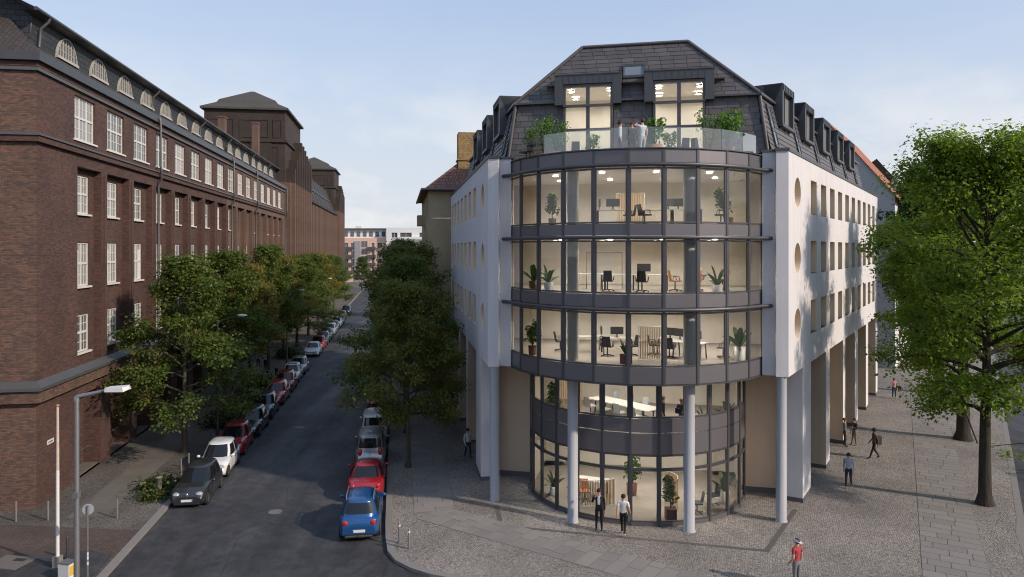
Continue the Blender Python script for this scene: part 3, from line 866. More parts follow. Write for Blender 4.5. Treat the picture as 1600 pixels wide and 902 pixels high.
# ---------------------------------------------------------------- white corner office building
OB, ROTB = (5.57, 33.3), R(-12)
BO = thing('office_building', 'white rendered corner office building with rounded glass bay and slate grey mansard', 'building', (*OB, 0), ROTB)
HALF = R(20.9)
WR = Matrix.Translation((6.87, -.05, 0)) @ Matrix.Rotation(R(90) - HALF, 4, 'Z')
WL = Matrix.Diagonal((-1, 1, 1, 1)) @ WR
def arcv(c, r, da, k): return (r * math.sin(da * k), c - r * math.cos(da * k))
UPC, UPR, UPDA = 3.1, 6.4, R(13.2)
LOC, LOR, LODA = 3.66, 5.36, R(13.4)
UPV = [arcv(UPC, UPR, UPDA, k) for k in range(-5, 6)]
LOV = [arcv(LOC, LOR, LODA, k) for k in range(-6, 7)]

def part(mb, name, mats, parent=None): return mb.build(name, mats, parent or BO)
ROWS = [(7.92, 9.6), (10.95, 12.6), (13.95, 15.67)]
wdk = MB(); wdk.box(-.8, -.74, .0, .06, 0, 1.7); wdk.box(.74, .8, .0, .06, 0, 1.7); wdk.box(-.74, .74, .0, .06, 1.64, 1.7); wdk.box(-.74, .74, .0, .06, 0, .06)
wdk.box(-.8, .8, -.5, -.02, .0, .025)
win_f = wdk.mesh('window', anthra_f)
win_p = MB().quad((-.74, .03, .06), (.74, .03, .06), (.74, .03, 1.64), (-.74, .03, 1.64)).mesh('pane', curtain_m)
def inwing(o, T, x, y, z, mir):
    p = T @ Vector((x, y, z)); o.location = p
    o.rotation_euler = (0, 0, (R(90) - HALF) if not mir else -(R(90) - HALF) + math.pi)
def wing(T, L, cols, first, opens, mir, cs):
    holes = []
    for i in range(cols):
        for z0, z1 in ROWS:
            holes.append((first + 2.84 * i, first + 2.84 * i + 1.6, z0, z1, .55))
    circ = [(cs - .8, cs + .8, z - .8, z + .8, 0) for z in (8.72, 11.78, 14.83)]
    m = MB(); m.T = T
    m.wall(0, L, 6.5, 16.55, holes + circ, mat=0, rmat=1)
    N = 32
    for (a, b_, c, d, _) in circ:
        cx, cz = (a + b_) / 2, (c + d) / 2
        ci = [(cx + .7 * math.cos(2 * math.pi * k / N), cz + .7 * math.sin(2 * math.pi * k / N)) for k in range(N)]
        sq = []
        for k in range(N):
            t = 2 * math.pi * k / N; q = .8 / max(abs(math.cos(t)), abs(math.sin(t)))
            sq.append((cx + q * math.cos(t), cz + q * math.sin(t)))
        for k in range(N):
            j = (k + 1) % N
            m.quad((ci[k][0], 0, ci[k][1]), (sq[k][0], 0, sq[k][1]), (sq[j][0], 0, sq[j][1]), (ci[j][0], 0, ci[j][1]), 0)
            m.quad((ci[k][0], 0, ci[k][1]), (ci[j][0], 0, ci[j][1]), (ci[j][0], .5, ci[j][1]), (ci[k][0], .5, ci[k][1]), 1)
    m.quad((L, 0, 0), (L, 9, 0), (L, 9, 16.55), (L, 0, 16.55), 0)
    m.quad((0, 0, 16.55), (L, 0, 16.55), (L, 1.6, 16.55), (0, 1.6, 16.55), 0)
    part(m, 'wing_wall', [render_w, reveal_m])
    # piers on the ground
    ed = [(3.1, opens[0][0])] + [(opens[i][1], opens[i + 1][0]) for i in range(len(opens) - 1)] + [(opens[-1][1], L)]
    for k, (a, b_) in enumerate(ed):
        p = MB(); p.T = T; y1 = 1.1 if k else .75
        p.quad((a, 0, 0), (b_, 0, 0), (b_, 0, 6.5), (a, 0, 6.5), 0)
        p.quad((a, y1, 0), (a, 0, 0), (a, 0, 6.5), (a, y1, 6.5), 0 if k == 0 else 1)
        p.quad((b_, 0, 0), (b_, y1, 0), (b_, y1, 6.5), (b_, 0, 6.5), 1)
        if k == 0: p.quad((b_, y1, 0), (a, y1, 0), (a, y1, 6.5), (b_, y1, 6.5), 1)
        p = part(p, 'pier', [render_w, render_b])
        q = MB(); q.T = T; q.box(a - .02, b_ + .02, -.02, y1 - .02, 0, .2); q.build('plinth', plinth_m, p)
    for k, (a, b_) in enumerate(opens):
        deep = (k == 1 and not mir)
        dp = 3.2 if deep else 1.05
        p = MB(); p.T = T
        p.quad((a, 0, 6.5), (b_, 0, 6.5), (b_, dp, 6.5), (a, dp, 6.5), 0)
        if deep:
            p.quad((a, 1.1, 0), (a, dp, 0), (a, dp, 6.5), (a, 1.1, 6.5), 1); p.quad((b_, dp, 0), (b_, 1.1, 0), (b_, 1.1, 6.5), (b_, dp, 6.5), 1)
        part(p, 'opening_soffit', [render_b, greym])
        f = MB(); f.T = T; wd = b_ - a; y = dp
        n = 3
        for i in range(n + 1):
            x = a + wd * i / n; f.box(x - .05 if i else x, x + .05 if i < n else x, y - .06, y + .06, 0, 6.5)
        for z in (.06, 2.5, 3.1, 4.7, 6.4): 
            for i in range(n): f.box(a + wd * i / n + .05, a + wd * (i + 1) / n - .05, y - .05, y + .05, z - .06, z + .06)
        f = part(f, 'shopfront', anthra_f)
        for i in range(n):
            x0, x1 = a + wd * i / n + .05, a + wd * (i + 1) / n - .05
            for z0, z1, gm in ((.12, 2.44, glass_m), (2.56, 3.04, glass_m), (3.16, 4.64, anthra), (4.76, 6.34, glass_m)):
                g = MB(); g.T = T; g.quad((x0, y + .01, z0), (x1, y + .01, z0), (x1, y + .01, z1), (x0, y + .01, z1)); g.build('pane' if gm is glass_m else 'spandrel_panel', gm, f)
    # room behind the shopfronts
    p = MB(); p.T = T
    p.quad((9.5, 5, 0), (L, 5, 0), (L, 5, 6.5), (9.5, 5, 6.5)); p.quad((5, 1.1, .03), (L, 1.1, .03), (L, 5, .03), (5, 5, .03)); p.quad((5, 1.1, 3.6), (L, 1.1, 3.6), (L, 5, 3.6), (5, 5, 3.6))
    part(p, 'interior_wall', iwall)
    # windows
    for i in range(cols):
        for z0, z1 in ROWS:
            o = obj('window', win_f, BO); inwing(o, T, first + 2.84 * i + .8, .5, z0, mir); obj('pane', win_p, o)
    for (a, b_, c, d, _) in circ:
        p = MB(); p.T = T
        p.poly([((a + b_) / 2 + .7 * math.cos(2 * math.pi * k / N), .46, (c + d) / 2 + .7 * math.sin(2 * math.pi * k / N)) for k in range(N)]); part(p, 'round_window', curtain_m)
    # coping
    c = MB(); c.T = T; c.box(-.05, L + .05, -.05, .42, 16.555, 16.69); part(c, 'parapet_coping', anthra_f)
    # mansard
    r = MB(); r.T = T
    r.quad((1.18, 1.0, 16.6), (L, 1.0, 16.6), (L, 1.66, 19.5), (1.35, 1.66, 19.5), 0)
    r.quad((1.3, 1.5, 19.5), (L, 1.5, 19.5), (L, 5.0, 22.5), (1.18, 5.0, 22.5), 1)
    r.quad((1.18, 5.0, 22.5), (L, 5.0, 22.5), (L, 9, 22.5), (3.0, 9, 22.5), 0)
    r.add([(L, 1.0, 16.6), (L, 9, 16.6), (L, 9, 22.5), (L, 5, 22.5), (L, 1.66, 19.5)], [(0, 1, 2, 3, 4)], 0)
    part(r, 'mansard_roof', [underlay, newtile])
    nr = 11
    d = Vector((0, .66, 2.9)).normalized(); nrm = Vector((0, -d.z, d.y))
    for k in range(nr):
        t = MB(); t.T = T; h = 2.976 / nr; s0 = 1.2 + .17 * k / nr
        a0 = Vector((0, 1.0, 16.6)) + d * h * k + nrm * .055; a1 = Vector((0, 1.0, 16.6)) + d * (h * (k + 1) + .03) + nrm * .02
        b0 = a0 - nrm * .03
        t.add([(s0, a0.y, a0.z), (L, a0.y, a0.z), (L, a1.y, a1.z), (s0, a1.y, a1.z), (s0, b0.y, b0.z), (L, b0.y, b0.z)], [(0, 1, 2, 3), (4, 5, 1, 0)])
        part(t, 'tile_course', rooftile_m)
    e = MB(); e.T = T; e.bar((1.1, 1.52, 19.5), (L, 1.52, 19.5), .16, .12); part(e, 'mansard_moulding', anthra_f)
    # dormers with tall windows and slim rooflights
    nd = int((L - 3) / 5.65)
    for k in range(nd):
        a = 4.0 + 5.65 * k; b_ = a + 2.75
        yf = 1.12
        q = MB(); q.T = T
        q.box(a, a + .28, yf, yf + .9, 18.35, 20.45); q.box(b_ - .28, b_, yf, yf + .9, 18.35, 20.45)
        q.add([(a, yf, 20.15), (b_, yf, 20.15), (b_, yf, 20.5), (a, yf, 20.5), (a, 3.0, 20.5), (b_, 3.0, 20.5), (a, 3.0, 19.4), (b_, 3.0, 19.4), (a, yf + .9, 18.35), (b_, yf + .9, 18.35)],
              [(0, 1, 2, 3), (3, 2, 5, 4), (3, 4, 6, 8), (2, 9, 7, 5)])
        q.add([(a + .28, yf + .02, 20.15), (b_ - .28, yf + .02, 20.15), (b_ - .28, yf + .3, 20.15), (a + .28, yf + .3, 20.15)], [(3, 2, 1, 0)])
        q.box(a + .05, b_ - .05, yf - .02, yf + .5, 18.35, 18.5)
        for j in range(7): q.box(a + .2 + j * .38, a + .23 + j * .38, yf - .025, yf, 20.16, 20.49)
        q = part(q, 'dormer', zinc_dark)
        f = MB(); f.T = T; y = yf + .22; x0, x1 = a + .28, b_ - .28; xm = (x0 + x1) / 2
        for (xa, xb) in ((x0, x0 + .08), (xm - .05, xm + .05), (x1 - .08, x1)): f.box(xa, xb, y - .04, y + .04, 16.75, 20.15)
        for z in (16.8, 18.42, 20.1): f.box(x0 + .08, xm - .05, y - .035, y + .035, z - .05, z + .05); f.box(xm + .05, x1 - .08, y - .035, y + .035, z - .05, z + .05)
        f.build('window_frame', anthra_f, q)
        for (xa, xb) in ((x0 + .08, xm - .05), (xm + .05, x1 - .08)):
            for (za, zb) in ((16.85, 18.37), (18.47, 20.05)):
                g = MB(); g.T = T; g.quad((xa, y, za), (xb, y, za), (xb, y, zb), (xa, y, zb)); g.build('pane', curtain_m, q)
    for k in range(nd + 1):
        a = 2.15 + 5.65 * k
        if a > L - 1.2: break
        for (za, zb) in ((.18, .45), (.47, .86)):
            p0 = Vector((0, 1.0, 16.6)) + d * 2.976 * za + nrm * .09; p1 = Vector((0, 1.0, 16.6)) + d * 2.976 * zb + nrm * .09
            g = MB(); g.T = T
            g.quad((a + .07, p0.y, p0.z), (a + .68, p0.y, p0.z), (a + .68, p1.y, p1.z), (a + .07, p1.y, p1.z), 0)
            for (xa, xb) in ((a, a + .07), (a + .68, a + .75)):
                g.bar((xa + .035, p0.y, p0.z), (xa + .035, p1.y, p1.z), .07, .1, 1)
            g.bar((a, p1.y, p1.z), (a + .75, p1.y, p1.z), .07, .1, 1); g.bar((a, p0.y, p0.z), (a + .75, p0.y, p0.z), .07, .1, 1)
            part(g, 'rooflight', [skyglass, anthra_f])
newtile = tiles('slate_grey_roof', (.088, .080, .082), (.062, .058, .060), (.02, .02, .021), .6, .24)
skyglass = plain('rooflight_glass', (.16, .19, .23), .03, 0, .1, 1, spec=1.0)
wing(WR, 34.3, 10, 5.1, [(5.1, 9.45), (10.65, 15.55), (16.45, 20.8), (22.25, 26.7), (28.0, 33.0)], False, 1.95)
wing(WL, 25.4, 7, 5.65, [(5.6, 10.45), (11.65, 16.4), (17.45, 22.0), (23.0, 24.9)], True, 2.3)

for sx in (1, -1):
    M = Matrix.Diagonal((sx, 1, 1, 1))
    m = MB(); m.T = M
    z0, z1 = 6.5, 16.55
    m.quad((6.35, -.05, z0), (6.87, -.05, z0), (6.87, -.05, z1), (6.35, -.05, z1))
    m.quad((6.35, .26, z0), (6.35, -.05, z0), (6.35, -.05, z1), (6.35, .26, z1))
    m.quad((5.8, .26, z0), (6.35, .26, z0), (6.35, .26, z1), (5.8, .26, z1))
    m.quad((5.8, .9, z0), (5.8, .26, z0), (5.8, .26, z1), (5.8, .9, z1))
    m.quad((5.8, .26, z1), (6.35, .26, z1), (7.4, 1.5, z1), (5.8, 1.5, z1)); m.quad((6.35, -.05, z1), (6.87, -.05, z1), (7.4, 1.5, z1), (6.35, .26, z1))
    part(m, 'end_pier', render_w)
    c = MB(); c.T = M; c.box(6.3, 6.83, -.1, .3, 16.557, 16.692); c.box(5.75, 6.3, .2, .6, 16.556, 16.665); part(c, 'parapet_coping', anthra_f)
    # recessed beige wall beside the lower bay
    m = MB(); m.T = M
    m.quad((5.25, 4.0, 0), (8.36, 4.0, 0), (8.36, 4.0, 6.5), (5.25, 4.0, 6.5)); m.quad((5.25, 2.7, 0), (5.25, 4.0, 0), (5.25, 4.0, 6.5), (5.25, 2.7, 6.5))
    m = part(m, 'recessed_wall', render_b)
    p = MB(); p.T = M; p.box(5.28, 8.36, 3.94, 3.998, 0, .26); p.build('plinth', plinth_m, m)
    for (u_, v_) in ((6.6, -.02), (2.53, -1.82)):
        c = MB(); c.lathe([(.27, 0), (.27, .03), (.235, .035), (.235, 6.5)], 28, c=(u_ * sx, v_ + .22 if u_ > 6 else v_)); part(c, 'column', column_m)
# soffit under the upper storeys
sf = [(x * 1.0, y) for x, y in UPV] + [(6.35, .26), (6.35, -.05), (6.87, -.05), (9.55, 6.95), (-9.55, 6.95), (-6.87, -.05), (-6.35, -.05), (-6.35, .26)]
part(MB().poly([(x, y, 6.505) for x, y in sf[::-1]]), 'soffit', render_w)

def facet(T_, verts, i):
    a, b_ = Vector(verts[i]), Vector(verts[i + 1]); d = b_ - a; L = d.length
    return Matrix.Translation((a.x, a.y, 0)) @ Matrix.Rotation(math.atan2(d.y, d.x), 4, 'Z'), L
def panel(T, L, z0, z1, gap=.025, name='facade_panel', proud=.03):
    m = MB(); m.T = T; m.box(gap, L - gap, -proud, .06, z0 + .012, z1 - .012)
    return part(m, name, anthra)
def glazing(T, L, z0, z1, fw=.07, gm=None):
    m = MB(); m.T = T; t = fw
    m.box(.045, .045 + t, -.035, .05, z0, z1); m.box(L - .045 - t, L - .045, -.035, .05, z0, z1)
    m.box(.045 + t, L - .045 - t, -.035, .05, z0, z0 + t); m.box(.045 + t, L - .045 - t, -.035, .05, z1 - t, z1)
    f = part(m, 'window_frame', anthra_f)
    g = MB(); g.T = T; g.quad((.045 + t, .0, z0 + t), (L - .045 - t, .0, z0 + t), (L - .045 - t, .0, z1 - t), (.045 + t, .0, z1 - t)); g.build('glass_pane', gm or glass_m, f)
def mullion(v, z0, z1, c, w=.11):
    x, y = v; n = Vector((x, y - c)).normalized(); m = MB(); m.T = Matrix.Translation((x, y, 0)) @ Matrix.Rotation(math.atan2(n.y, n.x), 4, 'Z')
    m.box(-.07, .055, -w / 2, w / 2, z0, z1); part(m, 'mullion', anthra_f)
for i in range(10):
    T, L = facet(BO, UPV, i)
    for (z0, z1) in ((6.52, 7.24), (9.72, 10.28), (12.76, 13.26), (15.82, 16.38)): panel(T, L, z0, z1)
    for (z0, z1) in ((7.25, 9.52), (10.30, 12.56), (13.28, 15.62)): glazing(T, L, z0, z1)
    m = MB(); m.T = T; m.box(-.02, L + .02, -.10, .45, 16.39, 16.44); part(m, 'terrace_coping', anthra_f)
    m = MB(); m.T = T; m.box(-.01, L + .01, -.06, .3, 6.46, 6.515); part(m, 'bay_edge', anthra_f)
for k, v in enumerate(UPV):
    mullion(v, 6.53, 16.38, UPC)
for z in (9.64, 12.68, 15.73):
    pts = [arcv(UPC, UPR + .13, UPDA, k / 2) for k in range(-10, 11)]
    pts = [(-6.2, .28)] + pts[1:-1] + [(6.2, .28)]
    m = MB(); m.tube([(x, y, z) for x, y in pts], .085, 10); part(m, 'sun_rail', anthra_f)
for i in range(12):
    T, L = facet(BO, LOV, i)
    panel(T, L, .0, .17, name='base_panel')
    glazing(T, L, .17, 2.46, .05); glazing(T, L, 2.47, 3.12, .07)
    panel(T, L, 3.13, 4.08); panel(T, L, 4.09, 4.72); glazing(T, L, 4.73, 6.48, .08)
for v in LOV: mullion(v, 0.0, 6.48, LOC)
# storeys: slabs, room walls, ceiling lamps, concrete columns
def room(c, r, da, n, zf, zc, back, side, lamps, slab=.5):
    A = [arcv(c, r - .12, da, k) for k in range(-n, n + 1)]
    pl = A + [(side[0], side[1]), (side[2], back), (-side[2], back), (-side[0], side[1])]
    m = MB(); m.poly([(x, y, zf) for x, y in pl]); part(m, 'floor_slab', floor_m)
    m = MB(); m.poly([(x, y, zc) for x, y in pl[::-1]]); part(m, 'ceiling', ceil_m)
    m = MB(); m.quad((-side[2], back, zf), (side[2], back, zf), (side[2], back, zc), (-side[2], back, zc))
    for sx in (1, -1): m.quad((sx * side[0], side[1], zf), (sx * side[2], back, zf), (sx * side[2], back, zc), (sx * side[0], side[1], zc))
    part(m, 'interior_wall', iwall)
    for sx in (-2.2, 2.6):                          # doors and wall panels in the back wall
        d = MB(); d.box(sx, sx + .95, back - .05, back - .004, zf, zf + 2.1); part(d, 'interior_door', ceil_m)
    for (x, y, s_) in lamps:
        m = MB(); m.lathe([(s_, zc - .02), (s_, zc - .004)], 16, c=(x, y)); l_ = part(m, 'ceiling_lamp', warm_lamp)
        m = MB(); m.lathe([(s_ + .012, zc - .006), (s_ + .02, zc - .065), (s_ + .03, zc - .065), (s_ + .03, zc - .006)], 18, c=(x, y)); m.build('baffle', ceil_m, l_)
lampsU = [(x, y, .115) for x, y in ((-3.6, .2), (-1.3, -.9), (1.1, -.6), (3.5, .2), (-3.8, 2.9), (-1.2, 2.6), (1.4, 3.0), (3.9, 2.8))]
for zf, zc in ((7.22, 9.62), (10.27, 12.66), (13.27, 15.72)):
    room(UPC, UPR, UPDA, 5, zf, zc, 5.6, (5.9, .5, 8.6), lampsU)
    for sx in (1, -1):
        m = MB(); m.lathe([(.25, zf + .002), (.25, zc - .002)], 24, c=(2.53 * sx, -1.75)); part(m, 'interior_column', iconc)
room(LOC, LOR, LODA, 6, 3.62, 6.46, 7.0, (5.2, 2.9, 5.2), [(x, y, .115) for x in (-2.6, 0, 2.6) for y in (.8, 3.6)])
room(LOC, LOR, LODA, 6, .03, 3.3, 7.0, (5.2, 2.9, 5.2), [(x, y, .115) for x in (-2.6, 0, 2.6) for y in (.8, 3.6)])
# roof terrace
dk = [arcv(UPC, UPR - .05, UPDA, k) for k in range(-5, 6)] + [(6.3, 1.6), (-6.3, 1.6)]
part(MB().poly([(x, y, 16.34) for x, y in dk]), 'terrace_deck', slab_m)
BALV = [arcv(UPC, UPR - .3, UPDA, k) for k in range(-5, 6)]
for i in range(1, 10):
    T, L = facet(BO, BALV, i); m = MB(); m.T = T; m.quad((.012, 0, 16.36), (L - .012, 0, 16.36), (L - .012, 0, 17.36), (.012, 0, 17.36)); part(m, 'balustrade_pane', glass_bal)
# front of the mansard
FB = MB()
WINS = [(-3.42, -1.0), (.95, 3.37)]
for xa, xb, xc, xd in ((-6.2, WINS[0][0], -5.75, WINS[0][0]), (WINS[0][1], WINS[1][0], WINS[0][1], WINS[1][0]), (WINS[1][1], 6.2, WINS[1][1], 5.75)): FB.quad((xa, 1.5, 16.3), (xb, 1.5, 16.3), (xd, 1.85, 19.5), (xc, 1.85, 19.5), 0)
for xa, xb, xc, xd in ((-5.85, WINS[0][0], -4.95, WINS[0][0]), (WINS[0][1], WINS[1][0], WINS[0][1], WINS[1][0]), (WINS[1][1], 5.85, WINS[1][1], 4.95)): FB.quad((xa, 1.75, 19.5), (xb, 1.75, 19.5), (xd, 2.084, 20.32), (xc, 2.084, 20.32), 0)
FB.quad((-4.95, 2.084, 20.32), (4.95, 2.084, 20.32), (2.62, 2.95, 22.45), (-2.62, 2.95, 22.45), 0)
FB.quad((-2.62, 2.95, 22.45), (2.62, 2.95, 22.45), (3.0, 9, 22.45), (-3.0, 9, 22.45), 0)
part(FB, 'front_roof', underlay)
def roof_face(p0, up, out, L, rows, hw0, hw1, blocks, objs, seed):
    """courses of single tiles on a face; p0 foot (v,z), up (dv,dz) unit, hw0/hw1 half widths at foot and top"""
    rr = random.Random(seed); h = L / rows; rest = MB(); n = 0
    tilt = math.atan2(up[1], up[0])
    for k in range(rows - 1, -1, -1):
        zc = p0[1] + up[1] * h * (k + .5)
        hw = hw0 + (hw1 - hw0) * (k + .5) / rows
        x = -hw - (.3 if k % 2 else 0) - rr.random() * .1
        while x < hw:
            wd = .6 + rr.random() * .05
            a, b_ = max(x, -hw), min(x + wd - .02, hw); x += wd
            if b_ - a < .06: continue
            if any(a < q[1] and b_ > q[0] and q[2] < zc < q[3] for q in blocks):
                for q in blocks:
                    if q[2] < zc < q[3] and a < q[1] and b_ > q[0]:
                        if a < q[0] - .06: b_ = q[0]
                        elif b_ > q[1] + .06: a = q[1]
                        else: b_ = a
                if b_ - a < .06: continue
            lift = .028 + rr.random() * .006
            f = Vector((0, p0[0] + up[0] * h * k, p0[1] + up[1] * h * k)); o_ = Vector((0, out[0], out[1])); U = Vector((0, up[0], up[1]))
            q0 = f + o_ * lift; q1 = f + U * (h + .03) + o_ * .012; q2 = f + o_ * (lift - .022)
            cx = (a + b_) / 2; w_ = (b_ - a) / 2
            V = [(-w_, 0, 0), (w_, 0, 0), (w_, *(q1 - q0)[1:]), (-w_, *(q1 - q0)[1:]), (-w_, *(q2 - q0)[1:]), (w_, *(q2 - q0)[1:])]
            Fc = [(0, 1, 2, 3), (4, 5, 1, 0), (0, 3, 4), (1, 5, 2)]
            if n < objs:
                MB().add(V, Fc).build('roof_tile', rooftile_m, BO, (cx, q0.y, q0.z)); n += 1
            else:
                rest.T = Matrix.Translation((cx, q0.y, q0.z)); rest.add(V, Fc)
    if rest.v:
        o_ = part(rest, 'roof_tiles', rooftile_m); o_['kind'] = 'stuff'
    return n
up = Vector((1.2, 2.95)); Lu = up.length; up.normalize()
n1 = roof_face((1.75, 19.5), up, (-up.y, up.x), Lu, 13, 5.85, 2.62, [(-3.86, -.54, 19, 20.78), (.5, 3.82, 19, 20.78), (-.55, .55, 20.65, 21.4)], 190, 2)
up = Vector((.35, 3.2)); Lu = up.length; up.normalize()
roof_face((1.5, 16.3), up, (-up.y, up.x), Lu, 11, 6.2, 5.75, [(WINS[0][0] - .04, WINS[0][1] + .04, 16, 20), (WINS[1][0] - .04, WINS[1][1] + .04, 16, 20)], 300 - n1, 5)
for xa, xb in ((-5.95, WINS[0][0]), (WINS[0][1], WINS[1][0]), (WINS[1][1], 5.95)): part(MB().box(xa, xb, 1.58, 1.86, 19.44, 19.53), 'mansard_moulding', anthra_f)
for sx in (1, -1):
    m = MB(); m.tube([(5.88 * sx, 1.72, 19.55), (2.62 * sx, 2.93, 22.52)], .085, 8); part(m, 'hip_cap', rooftile_m)
    m = MB(); m.tube([(6.24 * sx, 1.46, 16.4), (5.86 * sx, 1.72, 19.5)], .085, 8); part(m, 'hip_cap', rooftile_m)
m = MB(); m.tube([(-2.62, 2.93, 22.52), (2.62, 2.93, 22.52)], .085, 8); part(m, 'ridge_cap', rooftile_m)
for (a, b_) in WINS:
    q = MB(); A, B_ = a - .42, b_ + .42
    q.box(A, a, 1.42, 2.4, 19.3, 20.75); q.box(b_, B_, 1.42, 2.4, 19.3, 20.75); q.box(a, b_, 1.42, 2.4, 20.32, 20.75)
    for k in range(9):
        x = a + (b_ - a) * k / 8; q.box(x - .01, x + .01, 1.405, 1.42, 20.34, 20.75)
    q.box(A - .02, B_ + .02, 1.38, 2.6, 20.752, 20.8)
    q = part(q, 'dormer', zinc_dark)
    f = MB(); xm = (a + b_) / 2; y = 1.62
    for (xa, xb) in ((a, a + .11), (xm - .09, xm + .09), (b_ - .11, b_)): f.box(xa, xb, y - .1, y + .06, 16.36, 20.32)
    for z in (16.42, 18.07, 19.25, 20.25):
        f.box(a + .11, xm - .09, y - .09, y + .05, z - .06, z + .06); f.box(xm + .09, b_ - .11, y - .09, y + .05, z - .06, z + .06)
    f.bar((a, y - .16, 19.25), (b_, y - .16, 19.25), .09, .09)
    f.build('window_frame', anthra_f, q)
    for (xa, xb) in ((a + .11, xm - .09), (xm + .09, b_ - .11)):
        for (za, zb) in ((16.48, 18.01), (18.13, 19.19), (19.31, 20.19)):
            MB().quad((xa, y, za), (xb, y, za), (xb, y, zb), (xa, y, zb)).build('pane', glass_m, q)
g = MB(); up = Vector((0, 1.2, 2.95)).normalized(); o_ = Vector((0, -up.z, up.y)); f0 = Vector((0, 1.75, 19.5)) + up * 1.3 + o_ * .07; f1 = Vector((0, 1.75, 19.5)) + up * 1.95 + o_ * .07
g.quad((-.46, f0.y, f0.z), (.46, f0.y, f0.z), (.46, f1.y, f1.z), (-.46, f1.y, f1.z), 0)
for x in (-.5, .5): g.bar((x, f0.y, f0.z), (x, f1.y, f1.z), .08, .12, 1)
g.bar((-.54, f0.y, f0.z), (.54, f0.y, f0.z), .08, .12, 1); g.bar((-.54, f1.y, f1.z), (.54, f1.y, f1.z), .08, .12, 1); part(g, 'rooflight', [skyglass, anthra_f])
# attic room behind the tall windows
m = MB(); m.quad((-4.3, 6.0, 16.36), (4.3, 6.0, 16.36), (4.3, 6.0, 20.4), (-4.3, 6.0, 20.4)); m.quad((-4.3, 2.0, 16.36), (4.3, 2.0, 16.36), (4.3, 6, 16.36), (-4.3, 6, 16.36))
m.quad((-4.3, 1.7, 20.36), (4.3, 1.7, 20.36), (4.3, 6, 20.4), (-4.3, 6, 20.4))
for sx in (1, -1): m.quad((sx * 4.3, 2.0, 16.36), (sx * 4.3, 6, 16.36), (sx * 4.3, 6, 20.4), (sx * 4.3, 2.0, 20.38))
part(m, 'interior_wall', iwall)
for x in (-3.2, -1.2, 1.2, 3.2):
    for y in (3.0, 4.8):
        m = MB(); m.lathe([(.15, 20.32), (.15, 20.34)], 14, c=(x, y)); l_ = part(m, 'ceiling_lamp', attic_lamp)
        m = MB(); m.lathe([(.16, 20.34), (.165, 20.25), (.18, 20.25), (.18, 20.34)], 16, c=(x, y)); m.build('baffle', ceil_m, l_)
# ---------------------------------------------------------------- trees and plants
def leaf_mesh(name, pos, nrm, size, val, mat, fold=.25):
    """one small folded leaf per point"""
    n = len(pos)
    g = np.random.default_rng(n)
    t = g.normal(size=(n, 3)); t -= nrm * np.sum(t * nrm, 1, keepdims=True); t /= np.linalg.norm(t, axis=1, keepdims=True) + 1e-9
    b = np.cross(nrm, t)
    s = size[:, None]
    A = pos - t * s * .55; C = pos + t * s * .55
    B = pos + b * s * .36 + nrm * s * fold * .5; D = pos - b * s * .36 + nrm * s * fold * .5
    V = np.stack([A, B, C, D], 1).reshape(-1, 3)
    me = bpy.data.meshes.new(name)
    me.vertices.add(4 * n); me.vertices.foreach_set('co', V.ravel().astype(np.float32))
    me.loops.add(6 * n); me.polygons.add(2 * n)
    q = np.arange(n)[:, None] * 4
    me.loops.foreach_set('vertex_index', (q + np.array([0, 1, 2, 0, 2, 3])).ravel().astype(np.int32))
    me.polygons.foreach_set('loop_start', np.arange(2 * n, dtype=np.int32) * 3)
    at = me.attributes.new('leaf', 'FLOAT', 'POINT'); at.data.foreach_set('value', np.repeat(val, 4).astype(np.float32))
    me.materials.append(mat); me.update(calc_edges=True); me.validate()
    return me
